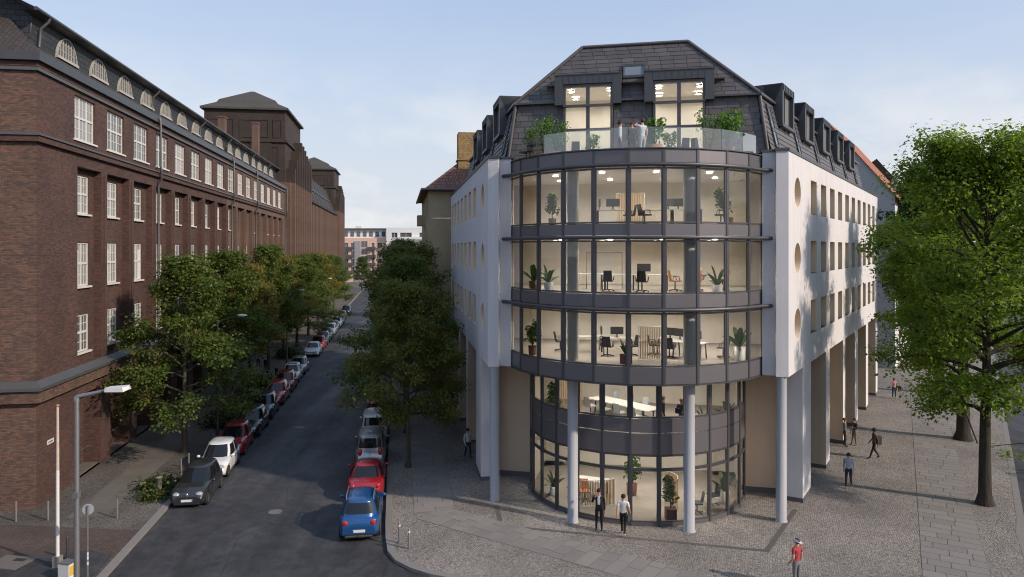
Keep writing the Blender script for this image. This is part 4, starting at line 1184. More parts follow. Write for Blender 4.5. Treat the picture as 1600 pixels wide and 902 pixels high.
def gen_tree(seed, H, th, Rc, n_limb, leaf, per, mat, bark, tr=.2, base_z=None, lean=0, wide=.5, droop=.0, cone=0, el0=10, flat=.6, full=False):
    """returns (trunk mesh, crown mesh); th clear trunk height, Rc crown radius, wide height fraction of the widest ring"""
    g = np.random.default_rng(seed)
    tb = MB(); P = []; 
    top = H * .93
    pts = []
    for k in range(9):
        f = k / 8; pts.append(np.array([lean * f * f + g.normal() * .05 * f * Rc * .4, g.normal() * .05 * f * Rc * .4, top * f]))
    rad = [tr * (1.35 if k == 0 else 1) * (1 - .9 * k / 8) + .012 for k in range(9)]
    pts2 = [pts[0], pts[0] + (pts[1] - pts[0]) * .25] + pts[1:]; rad2 = [rad[0] * 1.12, tr * 1.05] + rad[1:]
    tb.tube(pts2, rad2, 10)
    def trunk_at(z):
        f = min(max(z / top, 0), 1) * 8; i = min(int(f), 7); return pts[i] + (pts[i + 1] - pts[i]) * (f - i)
    z0 = th if base_z is None else base_z
    def prof(z):
        f = (z - z0) / (H - z0); f = min(max(f, 0), 1)
        return Rc * (math.sin(math.pi / 2 * min(1, (f + .22) / (wide + .22))) if f < wide else (math.sqrt(max(0, 1 - ((f - wide) / (1 - wide)) ** 2)) * (1 - cone) + cone * (1 - (f - wide) / (1 - wide))))
    cl = []                                   # leaf cluster centres with radius
    for i in range(n_limb):
        f = (i + .5) / n_limb
        zs = th + (top * .96 - th) * f ** .9
        az = i * 2.39996 + g.normal() * .3
        el = R(el0 + (60 - el0 * .5) * f) + g.normal() * .14
        # reach until the envelope
        zt = min(H * .99, zs + Rc * math.tan(el) * .55)
        reach = ((prof(zt) + prof(zs)) / 2 if full else prof(min(zt, zs * .35 + zt * .65))) * (.72 + .42 * g.random())
        if reach < .4: reach = .4
        s = trunk_at(zs); e = np.array([s[0] + math.cos(az) * reach, s[1] + math.sin(az) * reach, zt - droop * reach * (1 - f)])
        L = np.linalg.norm(e - s)
        path = []
        for k in range(6):
            q = k / 5; p = s + (e - s) * q; p = p + np.array([0, 0, math.sin(q * math.pi) * L * (.10 if f > .3 else .13)]) + g.normal(size=3) * .05 * L * .5 * (q > 0)
            path.append(p)
        r0 = tr * (.42 - .25 * f)
        tb.tube(path, [r0 * (1 - .85 * k / 5) + .008 for k in range(6)], 6, cap=False)
        nsub = 7 if reach > 1.2 else 4
        for j in range(nsub):
            q = .28 + .72 * (j + g.random() * .6) / nsub; q = min(q, .99)
            k = min(int(q * 5), 4); p = path[k] + (path[k + 1] - path[k]) * (q * 5 - k)
            a2 = az + (1 if j % 2 else -1) * R(35 + 40 * g.random()); l2 = L * (.22 + .30 * g.random()) * (1.15 - .5 * q)
            e2 = p + np.array([math.cos(a2) * l2, math.sin(a2) * l2, l2 * (g.random() * 1.1 - .18)])
            tb.tube([p, (p + e2) / 2 + np.array([0, 0, l2 * .08]), e2], [r0 * .3 + .006, r0 * .2 + .005, .006], 4, cap=False)
            for w in range(3):
                q2 = .35 + .65 * (w + .5 * g.random()) / 2.5; c = p + (e2 - p) * min(q2, 1.08)
                cl.append((c, .34 + .36 * g.random()))
        cl.append((path[-1], .55))
        if f > .5: cl.append((path[3], .45))
    cl.append((pts[-1], .5)); cl.append((pts[-1] + np.array([0, 0, .3]), .35))
    pos = []; nr = []; sz = []; val = []
    kr = Rc / 4.0
    for c, r in cl:
        m = int(per * (.6 + .8 * g.random())); r = r * (kr ** .6)
        d = g.normal(size=(m, 3)); d /= np.linalg.norm(d, axis=1, keepdims=True)
        rad_ = r * g.random((m, 1)) ** .5 * 1.25
        p = c + d * rad_ * np.array([1.1, 1.1, flat]); p[:, 2] -= .10 * r
        nn = d * .55 + np.array([0, 0, .75]) + g.normal(size=(m, 3)) * .42
        nn /= np.linalg.norm(nn, axis=1, keepdims=True)
        pos.append(p); nr.append(nn); sz.append(leaf * (.45 + 1.0 * g.random(m)))
        cv = g.random() * .62
        val.append(np.clip(cv + g.random(m) * .30 + .06 * g.normal(size=m), 0, 1))
    pos = np.concatenate(pos); nr = np.concatenate(nr); sz = np.concatenate(sz); val = np.concatenate(val)
    return tb.mesh('trunk', bark), leaf_mesh('crown', pos, nr, sz, val, mat)
def tree(tm, name, label, loc, rz=0, sc=1.0, group=None):
    T = thing(name, label, 'tree', loc, rz, group)
    obj('trunk', tm[0], T); obj('crown', tm[1], T); T.scale = sc if isinstance(sc, tuple) else (sc,) * 3
    return T
LIME = gen_tree(3, 17.4, 4.2, 4.9, 56, .16, 58, leaf_lime, bark_m, .28, base_z=3.4, wide=.42, droop=.30, el0=16, flat=.85, full=True)
LIME2 = gen_tree(9, 16.6, 4.4, 4.4, 34, .21, 42, leaf_lime, bark_m, .40, base_z=3.8, wide=.42, droop=.22, el0=16, flat=.85)
CHEST = gen_tree(15, 17.6, 4.5, 4.4, 28, .30, 34, leaf_dark, bark_m, .42, base_z=3.6, wide=.45, el0=16, flat=.85)
MAP1 = gen_tree(21, 11.6, 2.0, 4.2, 29, .165, 46, leaf_maple, bark_l, .16, base_z=1.3, wide=.24, droop=.16, cone=.85, flat=.7)
MAP2 = gen_tree(27, 11.9, 3.3, 3.5, 28, .165, 48, leaf_maple, bark_l, .16, base_z=2.9, wide=.28, cone=.8, el0=18, flat=.75)
MAP3 = gen_tree(33, 12.0, 3.0, 3.5, 28, .165, 48, leaf_brown, bark_l, .16, base_z=2.6, wide=.30, cone=.75, el0=16, flat=.75)
MAP4 = gen_tree(39, 11.6, 2.4, 4.4, 32, .17, 50, leaf_mixed, bark_l, .18, base_z=1.6, wide=.36, droop=.12, cone=.55, el0=12, flat=.75)
GR, GL, GM = 'lime trees along the sunny kerb', 'street trees on the brick side', 'street trees beside the white building'
tree(LIME, 'lime_tree', 'big leafy green tree nearest on the sunny pavement, thick bare trunk', (22.6, 34.25, 0), R(150), 1.0, GR)
tree(LIME2, 'lime_tree', 'second big green tree along the sunny kerb, trunk just behind the nearest', (28.9, 45.9, 0), R(80), 1.0, GR)
tree(CHEST, 'chestnut_tree', 'darker green tree farther along the sunny kerb near the orange roof', (36.0, 60.5, 0), R(10), 1.0, GR)
tree(CHEST, 'chestnut_tree', 'farthest dark tree on the sunny pavement', (44.0, 76.5, 0), R(140), 1.0, GR)
kt = lambda Y, off=-1.9: (KL[0] + DL[0] / DL[1] * (Y - KL[1]) + off, Y, 0)
ltr = [(43.0, MAP1, 1.0, 'maple with pale trunk beside the white hatchback, its crown before the brick front'), (53.0, MAP2, 1.0, 'maple behind the nearest one, rising beside the black cars'), (61.5, MAP3, .9, 'browning maple third along the brick pavement'),
       (70.5, MAP2, 1.04, 'green maple fourth along the brick pavement'), (79.5, MAP3, .93, 'browning maple fifth along the brick pavement by the white saloon'), (90, MAP1, .96, 'maple sixth along the brick pavement'), (101, MAP2, .95, 'maple seventh along the brick pavement'),
       (113, MAP3, .95, 'maple eighth along the brick pavement'), (126, MAP2, .92, 'maple ninth along the brick pavement'), (140, MAP1, .92, 'last maple on the brick pavement before the street end')]
for i, (Y, tm, s_, lb) in enumerate(ltr):
    tree(tm, 'maple_tree', lb, kt(Y), R(65 * i + 20), s_ if Y < 85 else (s_ * 1.25, s_ * 1.25, s_), GL)
krt = lambda Y, off=1.15: (KR[0] + DL[0] / DL[1] * (Y - KR[1]) + off, Y, 0)
rtr = [(40.1, MAP4, (.74, .74, .88), 'browning maple with bare trunk nearest on the pavement of the white building'), (47.6, MAP1, (.95, .95, 1.0), 'maple second beside the white building, reaching over the silver van'), (56.0, MAP4, (1, 1, 1.06), 'tall maple third beside the white building'),
       (65.5, MAP2, (.95, .95, 1.08), 'tall dark maple before the ochre house'), (78, MAP1, (.9, .9, 1.0), 'maple fifth beyond the ochre house'), (92, MAP3, (1.15, 1.15, .95), 'maple sixth beyond the ochre house'), (110, MAP2, (1.2, 1.2, .92), 'maple seventh beyond the ochre house'), (130, MAP3, (1.2, 1.2, .9), 'last maple on the ochre house side of the street')]
for i, (Y, tm, s_, lb) in enumerate(rtr):
    tree(tm, 'maple_tree', lb, krt(Y), R(50 * i + 130), s_, GM)
# the far end of the street: trees in front of the apartment blocks
for i, (x, y) in enumerate(((-52, 215), (-43, 205), (-36, 212), (-60, 225))):
    tree(MAP2, 'maple_tree', ['round green tree before the salmon block', 'round green tree where the street ends', 'green tree before the bright white block', 'green tree at the salmon block corner'][i], (x, y, 0), R(90 * i), .82, 'trees closing the street')
# added out of view behind the viewpoint so the glass has reflections
for i, (x, y, tm) in enumerate(((-30, -16, CHEST), (-17, -21, LIME2), (-2, -24, CHEST), (12, -26, LIME2), (27, -24, CHEST), (42, -20, LIME2))):
    tree(tm, 'lime_tree', ['tree mirrored in the glass, first from the brick side', 'tree mirrored in the glass, second from the brick side', 'tree mirrored in the glass, third from the brick side', 'tree mirrored in the glass, fourth from the brick side', 'tree mirrored in the glass, fifth from the brick side', 'tree mirrored in the glass, farthest from the brick side'][i], (x, y, -.15), R(70 * i), 1.0, 'trees across the crossing')
A3 = flat_house('apartment_block', 'pale house across the crossing mirrored in the bay', 0, 70, 0, 17.5, render_b, [(2.0 + 3.5 * k, 3.6 + 3.5 * k) for k in range(19)], 5)  # house added out of view, for the bay glass to reflect
A3.location = (45, -34, -.15); A3.rotation_euler = (0, 0, math.pi)
def tuft(seed, n, rad, h, leaf, mat, name='weeds', flat=.6):
    g = np.random.default_rng(seed); p = np.stack([g.normal(size=n) * rad * .5, g.normal(size=n) * rad * .5, g.random(n) ** 1.3 * h], 1)
    nn = g.normal(size=(n, 3)) * .6 + np.array([0, 0, flat]); nn /= np.linalg.norm(nn, axis=1, keepdims=True)
    return leaf_mesh(name, p, nn, leaf * (.6 + .8 * g.random(n)), g.random(n), mat)
weed = tuft(5, 900, 1.0, .55, .16, grass_m); bush = tuft(6, 1300, 1.3, .95, .17, leaf_dark)
for i, (Y, dx, m, s_, lb) in enumerate(((36.4, -1.25, weed, 1.0, 'tall weeds round the low post beside the dark grey hatchback'), (35.0, -1.0, weed, .7, 'patch of weeds at the front of the dark grey hatchback'), (49.5, -1.2, bush, 1.0, 'low dark shrub by the street lamp mast'), (58.5, -1.2, bush, .9, 'low shrub beside the two red cars'), (63.5, -1.3, bush, 1.0, 'low shrub beside the white cars'), (80.5, -1.6, bush, 1.1, 'round shrub behind the white saloon'))):
    o = obj('shrub' if m is bush else 'weed_clump', m, None, kt(Y, dx), R(40 * i)); tag(o, lb, 'shrub' if m is bush else 'weeds'); o.scale = (s_,) * 3

# ---------------------------------------------------------------- potted plants
def plant_mesh(seed, h, spread, n, leaf, mat, stems=3, stem_mat=None, big=False):
    g = np.random.default_rng(seed); sb = MB(); pos = []; nr = []; sz = []
    for k in range(stems):
        az = g.random() * 6.28; tip = np.array([math.cos(az) * spread * .5 * g.random(), math.sin(az) * spread * .5 * g.random(), h * (.75 + .25 * g.random())])
        sb.tube([(0, 0, 0), tuple(tip * .5 + np.array([.02, .02, 0])), tuple(tip)], [.022, .016, .006], 5, cap=False)
        m = n // stems
        q = .3 + .7 * g.random(m) ** .8
        c = tip[None, :] * q[:, None]
        d = g.normal(size=(m, 3)); d /= np.linalg.norm(d, axis=1, keepdims=True)
        p = c + d * (spread * .42 * (1.15 - q[:, None] * .6)) * g.random((m, 1)) ** .6 * np.array([1, 1, .7])
        nn = d * .5 + np.array([0, 0, .6]) + g.normal(size=(m, 3)) * .5; nn /= np.linalg.norm(nn, axis=1, keepdims=True)
        pos.append(p); nr.append(nn); sz.append(leaf * (.6 + .7 * g.random(m)))
    pos = np.concatenate(pos); nr = np.concatenate(nr); sz = np.concatenate(sz)
    return sb.mesh('stem', bark_m), leaf_mesh('foliage', pos, nr, sz, g.random(len(pos)), mat)
def palm_mesh(seed, h, n=9):
    g = np.random.default_rng(seed); sb = MB()
    for k in range(n):
        az = 6.28 * k / n + g.normal() * .2; el = R(35 + 45 * g.random()); L = h * (.7 + .35 * g.random()); w = .10
        px = [(math.cos(az) * L * t * math.cos(el), math.sin(az) * L * t * math.cos(el), L * t * math.sin(el) - .35 * L * t * t) for t in (0, .3, .6, .85, 1)]
        sx, sy = -math.sin(az), math.cos(az)
        for i in range(4):
            wa = w * (.3, 1, 1, .7, .05)[i]; wb = w * (.3, 1, 1, .7, .05)[i + 1]; a, b_ = px[i], px[i + 1]
            sb.quad((a[0] - sx * wa, a[1] - sy * wa, a[2]), (b_[0] - sx * wb, b_[1] - sy * wb, b_[2]), (b_[0] + sx * wb, b_[1] + sy * wb, b_[2]), (a[0] + sx * wa, a[1] + sy * wa, a[2]))
    return None, sb.mesh('foliage', leaf_pot)
PLANTS = {'ficus': plant_mesh(2, 1.45, 1.0, 420, .15, leaf_pot), 'bushy': plant_mesh(4, 1.2, .9, 320, .17, leaf_pot), 'palm': palm_mesh(5, 1.3), 'leafy': palm_mesh(7, 1.15, 7), 'small': plant_mesh(8, .9, .7, 120, .22, leaf_pot, 2),
          'bamboo': plant_mesh(11, 1.75, 1.15, 420, .10, leaf_bright, 7), 'broad': plant_mesh(12, 1.6, 1.4, 460, .14, leaf_bright, 6), 'sprig': plant_mesh(13, 1.1, .7, 260, .13, leaf_bright, 4)}
POTS = {}
def pot_mesh(r, h, mat, sq=False):
    key = (r, h, mat.name, sq)
    if key not in POTS:
        m = MB()
        if sq: m.box(-r, r, -r, r, 0, h)
        else: m.lathe([(r * .82, 0), (r, h), (r * .9, h), (r * .88, h - .04), (0, h - .04)], 16)
        POTS[key] = m.mesh('pot', mat)
    return POTS[key]
def bo(u_, v_, z=0.0):                      # office building frame to world
    c, s_ = math.cos(ROTB), math.sin(ROTB)
    return (OB[0] + c * u_ - s_ * v_, OB[1] + s_ * u_ + c * v_, z)
def potted(kind, label, u_, v_, z, pm, r=.2, h=.4, rz=0, sc=1.0, sq=False, group=None):
    T = thing('potted_plant', label, 'plant', bo(u_, v_, z), rz, group); T.scale = (sc,) * 3
    p = obj('pot', pot_mesh(r, h, pm, sq), T)
    st, fo = PLANTS[kind]
    if st: obj('stem', st, T, (0, 0, h - .05))
    obj('foliage', fo, T, (0, 0, h - .05))
# ---------------------------------------------------------------- cars
tyre_m = plain('tyre_rubber', (.014, .014, .015), .85); rim_m = plain('alloy_rim', (.36, .37, .38), .35, .8, .1)
carglass = plain('car_glass', (.010, .012, .014), .04, 0, .2, 2, spec=.55); under_m = plain('car_underside', (.012, .012, .013), .9)
headl = plain('headlamp', (.42, .44, .46), .1, .3, .1, 8, spec=1.0); taill = plain('tail_lamp', (.42, .02, .02), .15, 0, .15, 8); plate_m = plain('number_plate', (.68, .68, .66), .4, 0, .1, 12); plate_b = plain('plate_blue', (.02, .07, .35), .4)
trim_m = plain('black_trim', (.02, .02, .022), .5); chrome = plain('chrome_trim', (.5, .5, .52), .2, .9, .1)
PAINT = {k: paint('car_paint_' + k, c, m) for k, c, m in (('grey', (.045, .046, .05), .5), ('white', (.70, .70, .69), 0), ('red', (.34, .012, .022), .1), ('black', (.012, .013, .015), .2), ('blue', (.015, .085, .25), .3), ('silver', (.38, .39, .40), .6), ('darkred', (.22, .012, .016), .1), ('dark', (.025, .030, .036), .4), ('slate', (.07, .085, .11), .4))}
def interp(pts, y):
    for i in range(len(pts) - 1):
        if y <= pts[i + 1][0]:
            a, b_ = pts[i], pts[i + 1]; t = (y - a[0]) / (b_[0] - a[0]); t = max(0, min(1, t)); t = t * t * (3 - 2 * t) * .5 + t * .5
            return a[1] + (b_[1] - a[1]) * t
    return pts[-1][1]
# front is +y.  hood: (y, height) shoulder line from rear to front; gh: greenhouse base rear/front, roof rear/front
SPEC = {
 'hatch': dict(L=3.65, W=1.66, H=1.50, r=.30, sh=[(-1.83, .62), (-1.76, .88), (-1.5, .93), (.75, .93), (1.35, .86), (1.68, .72), (1.83, .50)], gh=(-1.74, .98, -1.42, .20), wr=.60, wb=(-1.20, 1.22)),
 'suv': dict(L=4.08, W=1.74, H=1.58, r=.33, sh=[(-2.04, .62), (-1.97, .95), (-1.7, 1.0), (.8, 1.0), (1.5, .93), (1.86, .78), (2.04, .5)], gh=(-1.93, 1.0, -1.66, .30), wr=.61, wb=(-1.28, 1.30)),
 'saloon': dict(L=4.55, W=1.80, H=1.43, r=.32, sh=[(-2.27, .60), (-2.2, .92), (-1.7, .95), (.9, .90), (1.6, .80), (2.05, .70), (2.27, .48)], gh=(-1.62, 1.10, -.85, .30), wr=.58, wb=(-1.38, 1.40)),
 'estate': dict(L=4.35, W=1.76, H=1.50, r=.32, sh=[(-2.17, .60), (-2.1, .92), (-1.7, .95), (.85, .93), (1.5, .85), (1.95, .72), (2.17, .48)], gh=(-2.06, 1.05, -1.72, .25), wr=.60, wb=(-1.32, 1.34)),
 'van': dict(L=4.05, W=1.68, H=1.80, r=.31, sh=[(-2.02, .60), (-2.0, 1.02), (-1.6, 1.05), (1.0, 1.05), (1.5, .98), (1.85, .80), (2.02, .5)], gh=(-2.0, 1.25, -1.90, .75), wr=.68, wb=(-1.30, 1.32)),
}
def smooth_lvl(z, lo, hi): return max(0, min(1, (z - lo) / (hi - lo)))
CARS = {}
def car_parts(kind):
    if kind in CARS: return CARS[kind]
    S = SPEC[kind]; L, Wd, H, r = S['L'], S['W'], S['H'], S['r']; sh = S['sh']
    y0, y1 = -L / 2, L / 2; N = 72; hw = Wd / 2
    b = MB(); V = []; ns = 0
    def half(y):
        t = abs(y) / (L / 2); return hw * (1 - .22 * max(0, (t - .60) / .40) ** 2.4)
    for i in range(N + 1):
        y = y0 + L * i / N; h = interp(sh, y); w_ = half(y)
        zb = .20
        for wc in S['wb']:
            d = abs(y - wc); ra = r + .055
            if d < ra: zb = max(zb, r + math.sqrt(ra * ra - d * d) - .0)
        t = abs(y) / (L / 2); zb = max(zb, .20 + .12 * max(0, (t - .9) / .1))
        zb = min(zb, h - .12)
        mid = zb + (h - zb) * .5
        crown = .05
        sec = [(w_ * .80, zb + .0), (w_ * .97, zb + .005), (w_, zb + (h - zb) * .25), (w_ * 1.0, mid), (w_ * .985, h - .12 if h - .12 > mid else mid + .01), (w_ * .955, h - .035), (w_ * .90, h), (w_ * .6, h + crown * .6), (0, h + crown)]
        full = [(x, z) for x, z in sec] + [(-x, z) for x, z in sec[-2::-1]]
        ns = len(full)
        V += [(x, y, z) for x, z in full]
    Fc = []
    for i in range(N):
        for k in range(ns - 1):
            Fc.append((i * ns + k + 1, i * ns + k, (i + 1) * ns + k, (i + 1) * ns + k + 1))
    b.add(V, Fc, 0, True); b.add(V[:ns], [tuple(range(ns))], 0); b.add(V[-ns:], [tuple(range(ns - 1, -1, -1))], 0)
    # greenhouse rings
    gr, gf, rr_, rf_ = S['gh']; wr = S['wr']; M = 8; K = 40
    def ring(t, grow=0.0):
        tt = t; z = interp(sh, (gr + gf) / 2) - .03 + (H - interp(sh, (gr + gf) / 2) + .0) * math.sin(t * math.pi / 2 * .97) if False else (interp(sh, 0) - .04) + (H - interp(sh, 0) + .04) * t
        e = t ** 1.35
        ya = gr + (rr_ - gr) * (t ** .9) - grow; yb = gf + (rf_ - gf) * t ** .95 + grow
        xw = hw * .945 + (wr - hw * .945) * t ** 1.5 + grow
        pts = []
        cy, hy = (ya + yb) / 2, (yb - ya) / 2
        for k in range(K):
            a = 2 * math.pi * (k + .5) / K; n_ = 4.4
            c_, s_ = math.cos(a), math.sin(a)
            q = (abs(c_) ** n_ + abs(s_) ** n_) ** (-1 / n_)
            bow = 1 - .0
            x = xw * q * c_; y = cy + hy * q * s_
            # bowed screens
            if s_ > .5: y -= .10 * (x / xw) ** 2 * 1.2
            if s_ < -.5: y += .05 * (x / xw) ** 2
            pts.append((x, y, z))
        return pts
    V = []; 
    lv = [i / M for i in range(M)] + [.97, 1.0]
    for t in lv: V += ring(t)
    cap = [(x * .86, (y - (rr_ + rf_) / 2) * .9 + (rr_ + rf_) / 2, H + .045) for x, y, z in ring(1.0)]
    cap2 = [(x * .45, (y - (rr_ + rf_) / 2) * .5 + (rr_ + rf_) / 2, H + .075) for x, y, z in ring(1.0)]
    V += cap + cap2; nl = len(lv) + 2
    Fc = [(i * K + k, i * K + (k + 1) % K, (i + 1) * K + (k + 1) % K, (i + 1) * K + k) for i in range(nl - 1) for k in range(K)]
    Fc.append(tuple((nl - 1) * K + k for k in range(K)))
    b.add(V, Fc, 0, True)
    body = b.mesh('body', PAINT['grey'])
    P = {'body': body}
    def patch(sel, t0, t1, name):
        """glass laid 8 mm outside the ring surface"""
        m = MB(); V = []; T_ = [t0 + (t1 - t0) * i / 5 for i in range(6)]
        for t in T_:
            rg = ring(t, .009); V += [rg[k % K] for k in sel]
        n_ = len(sel)
        m.add(V, [(i * n_ + k, i * n_ + k + 1, (i + 1) * n_ + k + 1, (i + 1) * n_ + k) for i in range(5) for k in range(n_ - 1)], 0, True)
        return m.mesh(name, carglass)
    rg = ring(.5)
    def idx(f): return [k for k in range(-2, K + 4) if f(rg[k % K], 2 * math.pi * ((k % K) + .5) / K)]
    front = list(range(5, 15)); rear = list(range(25, 35))
    P['windscreen'] = patch(front, .06, .96, 'windscreen')
    P['rear_window'] = patch(rear if kind != 'van' else rear, .26 if kind != 'saloon' else .12, .93, 'rear_window')
    rf_side = [(34, 39), (40, 45)]
    P['side'] = [patch(list(range(35, 40)), .10, .90, 'side_window'), patch(list(range(40, 45)), .10, .90, 'side_window'), patch(list(range(15, 20)), .10, .90, 'side_window'), patch(list(range(20, 25)), .10, .90, 'side_window')]
    # wheels
    tm = MB(); tm.T = Matrix.Rotation(R(90), 4, 'Y'); tm.lathe([(r * .62, -.09), (r * .95, -.095), (r, -.06), (r, .06), (r * .95, .095), (r * .62, .09)], 24)
    P['tyre'] = tm.mesh('tyre', tyre_m)
    rm = MB(); rm.T = Matrix.Rotation(R(90), 4, 'Y'); rm.lathe([(r * .64, -.085), (r * .64, .085), (r * .58, .09), (r * .50, .05), (.0, .055)], 20)
    rm.lathe([(r * .64, -.085), (r * .58, -.09), (r * .5, -.05), (0, -.055)], 20)
    for k in range(5):
        a = 2 * math.pi * k / 5
        for sx in (1, -1): rm.bar((.04 * math.cos(a), .04 * math.sin(a), .075 * sx), (r * .6 * math.cos(a), r * .6 * math.sin(a), .085 * sx), .07, .03)
    P['rim'] = rm.mesh('rim', rim_m)
    u = MB(); u.box(-hw * .78, hw * .78, -L / 2 + .12, L / 2 - .12, .17, .6); P['underbody'] = u.mesh('underbody', under_m)
    hl = MB(); hl.ball((0, 0, 0), (.19, .17, .085), 14, 8); P['headlight'] = hl.mesh('headlight', headl)
    tl = MB(); tl.ball((0, 0, 0), (.12, .065, .20 if kind == 'van' else .12), 12, 8); P['tail_light'] = tl.mesh('tail_light', taill)
    pm = MB(); pm.box(-.26, .26, -.012, .012, -.055, .055); P['plate'] = pm.mesh('number_plate', plate_m)
    pb = MB(); pb.box(-.26, -.22, -.0135, .0135, -.054, .054)
    P['plate_band'] = pb.mesh('blue_band', plate_b)
    mi = MB(); mi.ball((0, 0, 0), (.10, .07, .075), 10, 6); P['mirror'] = mi.mesh('mirror', PAINT['grey'])
    gl = MB(); gl.box(-.46, .46, -.02, .02, -.03, .03); P['grille'] = gl.mesh('grille', trim_m)
    bp = MB(); bp.box(-.58, .58, -.03, .03, -.09, .06); P['bumper_trim'] = bp.mesh('bumper_trim', trim_m)
    dt = []
    for sx in (1, -1):
        m = MB()
        for yy in (S['gh'][1] - .42, -.28 if kind != 'van' else .1, S['wb'][0] + r + .16):
            m.box(sx * hw * .99 - .012, sx * hw * .99 + .012, yy - .008, yy + .008, .30, interp(sh, 0) - .10)
        for yy in (-.12, S['wb'][0] + r + .30):
            m.box(sx * hw * .99 - .02, sx * hw * .99 + .025, yy - .09, yy + .09, interp(sh, 0) - .20, interp(sh, 0) - .17)
        dt.append(m.mesh('door_trim', trim_m))
    P['door_trim'] = dt
    CARS[kind] = P
    return P
def car(kind, colour, label, front, heading, group, extra=None):
    """front: ground point under the middle of the front bumper end"""
    S = SPEC[kind]; P = car_parts(kind); L = S['L']; hw = S['W'] / 2; r = S['r']; sh = S['sh']
    d = Vector((math.cos(heading), math.sin(heading)))
    c = Vector((front[0], front[1])) - d * L / 2
    T = thing('parked_car', label, 'car', (c.x, c.y, -.12), heading - math.pi / 2, group)
    pt = PAINT[colour]
    def own(name, me, loc=(0, 0, 0), parent=None, mat=None):
        o = obj(name, me, parent or T, loc)
        if mat is not None:
            o.material_slots[0].link = 'OBJECT'; o.material_slots[0].material = mat
        return o
    own('body', P['body'], mat=pt); own('underbody', P['underbody']); own('windscreen', P['windscreen'])
    own('rear_window', P['rear_window'])
    for m in P['side']: own('side_window', m)
    for m in P['door_trim']: own('door_trim', m)
    for yy in S['wb']:
        for sx in (1, -1):
            w_ = own('wheel', P['tyre'], (sx * (hw - .10), yy, r)); w_.name = 'wheel'; own('rim', P['rim'], (0, 0, 0), w_)
    hh = interp(sh, L / 2 - .22)
    for sx in (1, -1):
        o = own('headlight', P['headlight'], (sx * hw * .63, L / 2 - .17, hh - .075)); o.rotation_euler = (R(-8), 0, R(-28 * sx))
        o = own('tail_light', P['tail_light'], (sx * hw * .66, -L / 2 + .055, .98 if kind == 'van' else .80)); 
        own('mirror', P['mirror'], (sx * (hw + .07), S['gh'][1] - .32, interp(sh, .5) + .07), mat=pt if colour not in ('white',) else pt)
    o = own('number_plate', P['plate'], (0, L / 2 + .005, .40)); own('blue_band', P['plate_band'], (0, 0, 0), o)
    o = own('number_plate', P['plate'], (0, -L / 2 - .010, .62 if kind in ('saloon', 'hatch', 'van') else .48)); own('blue_band', P['plate_band'], (0, 0, 0), o)
    own('grille', P['grille'], (0, L / 2 - .015, .54)); own('bumper_trim', P['bumper_trim'], (0, L / 2 - .02, .30)); own('bumper_trim', P['bumper_trim'], (0, -L / 2 + .015, .30))
    if extra == 'rails':
        for sx in (1, -1): MB().tube([(sx * .56, -1.35, S['H'] + .0), (sx * .58, -1.2, S['H'] + .12), (sx * .58, .05, S['H'] + .12), (sx * .57, .25, S['H'] + .0)], .03, 6).build('roof_rail', rim_m, T)
        MB().box(-.55, .55, -L / 2 - .02, -L / 2 + .05, .25, .31).build('skid_plate', chrome, T); MB().tube([(0, -L / 2 + .1, .28), (0, -L / 2 - .16, .28)], .03, 6).build('tow_bar', trim_m, T)
    if extra == 'vandoors':
        MB().box(-.012, .012, -L / 2 - .004, -L / 2 + .02, .5, 1.05).build('door_gap', trim_m, T)
    if extra == 'sunroof':
        MB().box(-.42, .42, -.9, .1, S['H'] + .045, S['H'] + .062).build('sunroof', carglass, T)
    if extra == 'emblem':
        MB().ball((0, L / 2 - .0, .66), (.07, .03, .09), 10, 6).build('emblem', chrome, T)
    return T
HB = math.atan2(-DL[1], -DL[0]); HF = math.atan2(DL[1], DL[0])
lk = lambda Y, off=.92: (KL[0] + DL[0] / DL[1] * (Y - KL[1]) + off, Y)
GC, GC2 = 'cars parked nose first along the brick side kerb', 'cars parked along the kerb of the white building'
row = [('hatch', 'grey', 33.9, 'dark grey hatchback, first of the row on the brick side', 'emblem'), ('hatch', 'white', 38.1, 'white small hatchback behind the dark grey one', None), ('hatch', 'red', 42.2, 'red hatchback right behind the white small hatchback', None),
       ('estate', 'black', 46.3, 'black estate car behind the red hatchback', None), ('estate', 'dark', 51.0, 'second black car, in front of two red ones', None), ('estate', 'red', 55.9, 'red car behind the two black cars', None),
       ('estate', 'darkred', 60.6, 'second of the two red cars standing together', None), ('hatch', 'white', 65.4, 'white small car with dark roof panel behind the red pair', 'sunroof'), ('hatch', 'silver', 69.6, 'pale car with dark roof behind the white small car', 'sunroof'),
       ('saloon', 'white', 81.4, 'white saloon standing after the gap in the row', None), ('hatch', 'red', 86.6, 'red hatchback behind the white saloon', None), ('estate', 'dark', 91.2, 'dark estate farther along the row', None), ('saloon', 'slate', 96.4, 'slate saloon farther along the row', None),
       ('estate', 'silver', 101.6, 'silver estate far along the row', None), ('saloon', 'slate', 106.6, 'blue grey saloon far along the row', None), ('estate', 'white', 111.6, 'white estate far along the row', None), ('saloon', 'slate', 117, 'slate saloon near the end of the row', None),
       ('estate', 'dark', 122.4, 'dark estate near the end of the row', None), ('suv', 'black', 133, 'dark car at the far street end', None)]
for i, (k, c, Y, lb, ex) in enumerate(row):
    car(k, c, lb, lk(Y), HB + R((i * 37 % 5 - 2) * .5), GC, ex)
rk = lambda Y, off=-.98: (KR[0] + DL[0] / DL[1] * (Y - KR[1]) + off, Y)
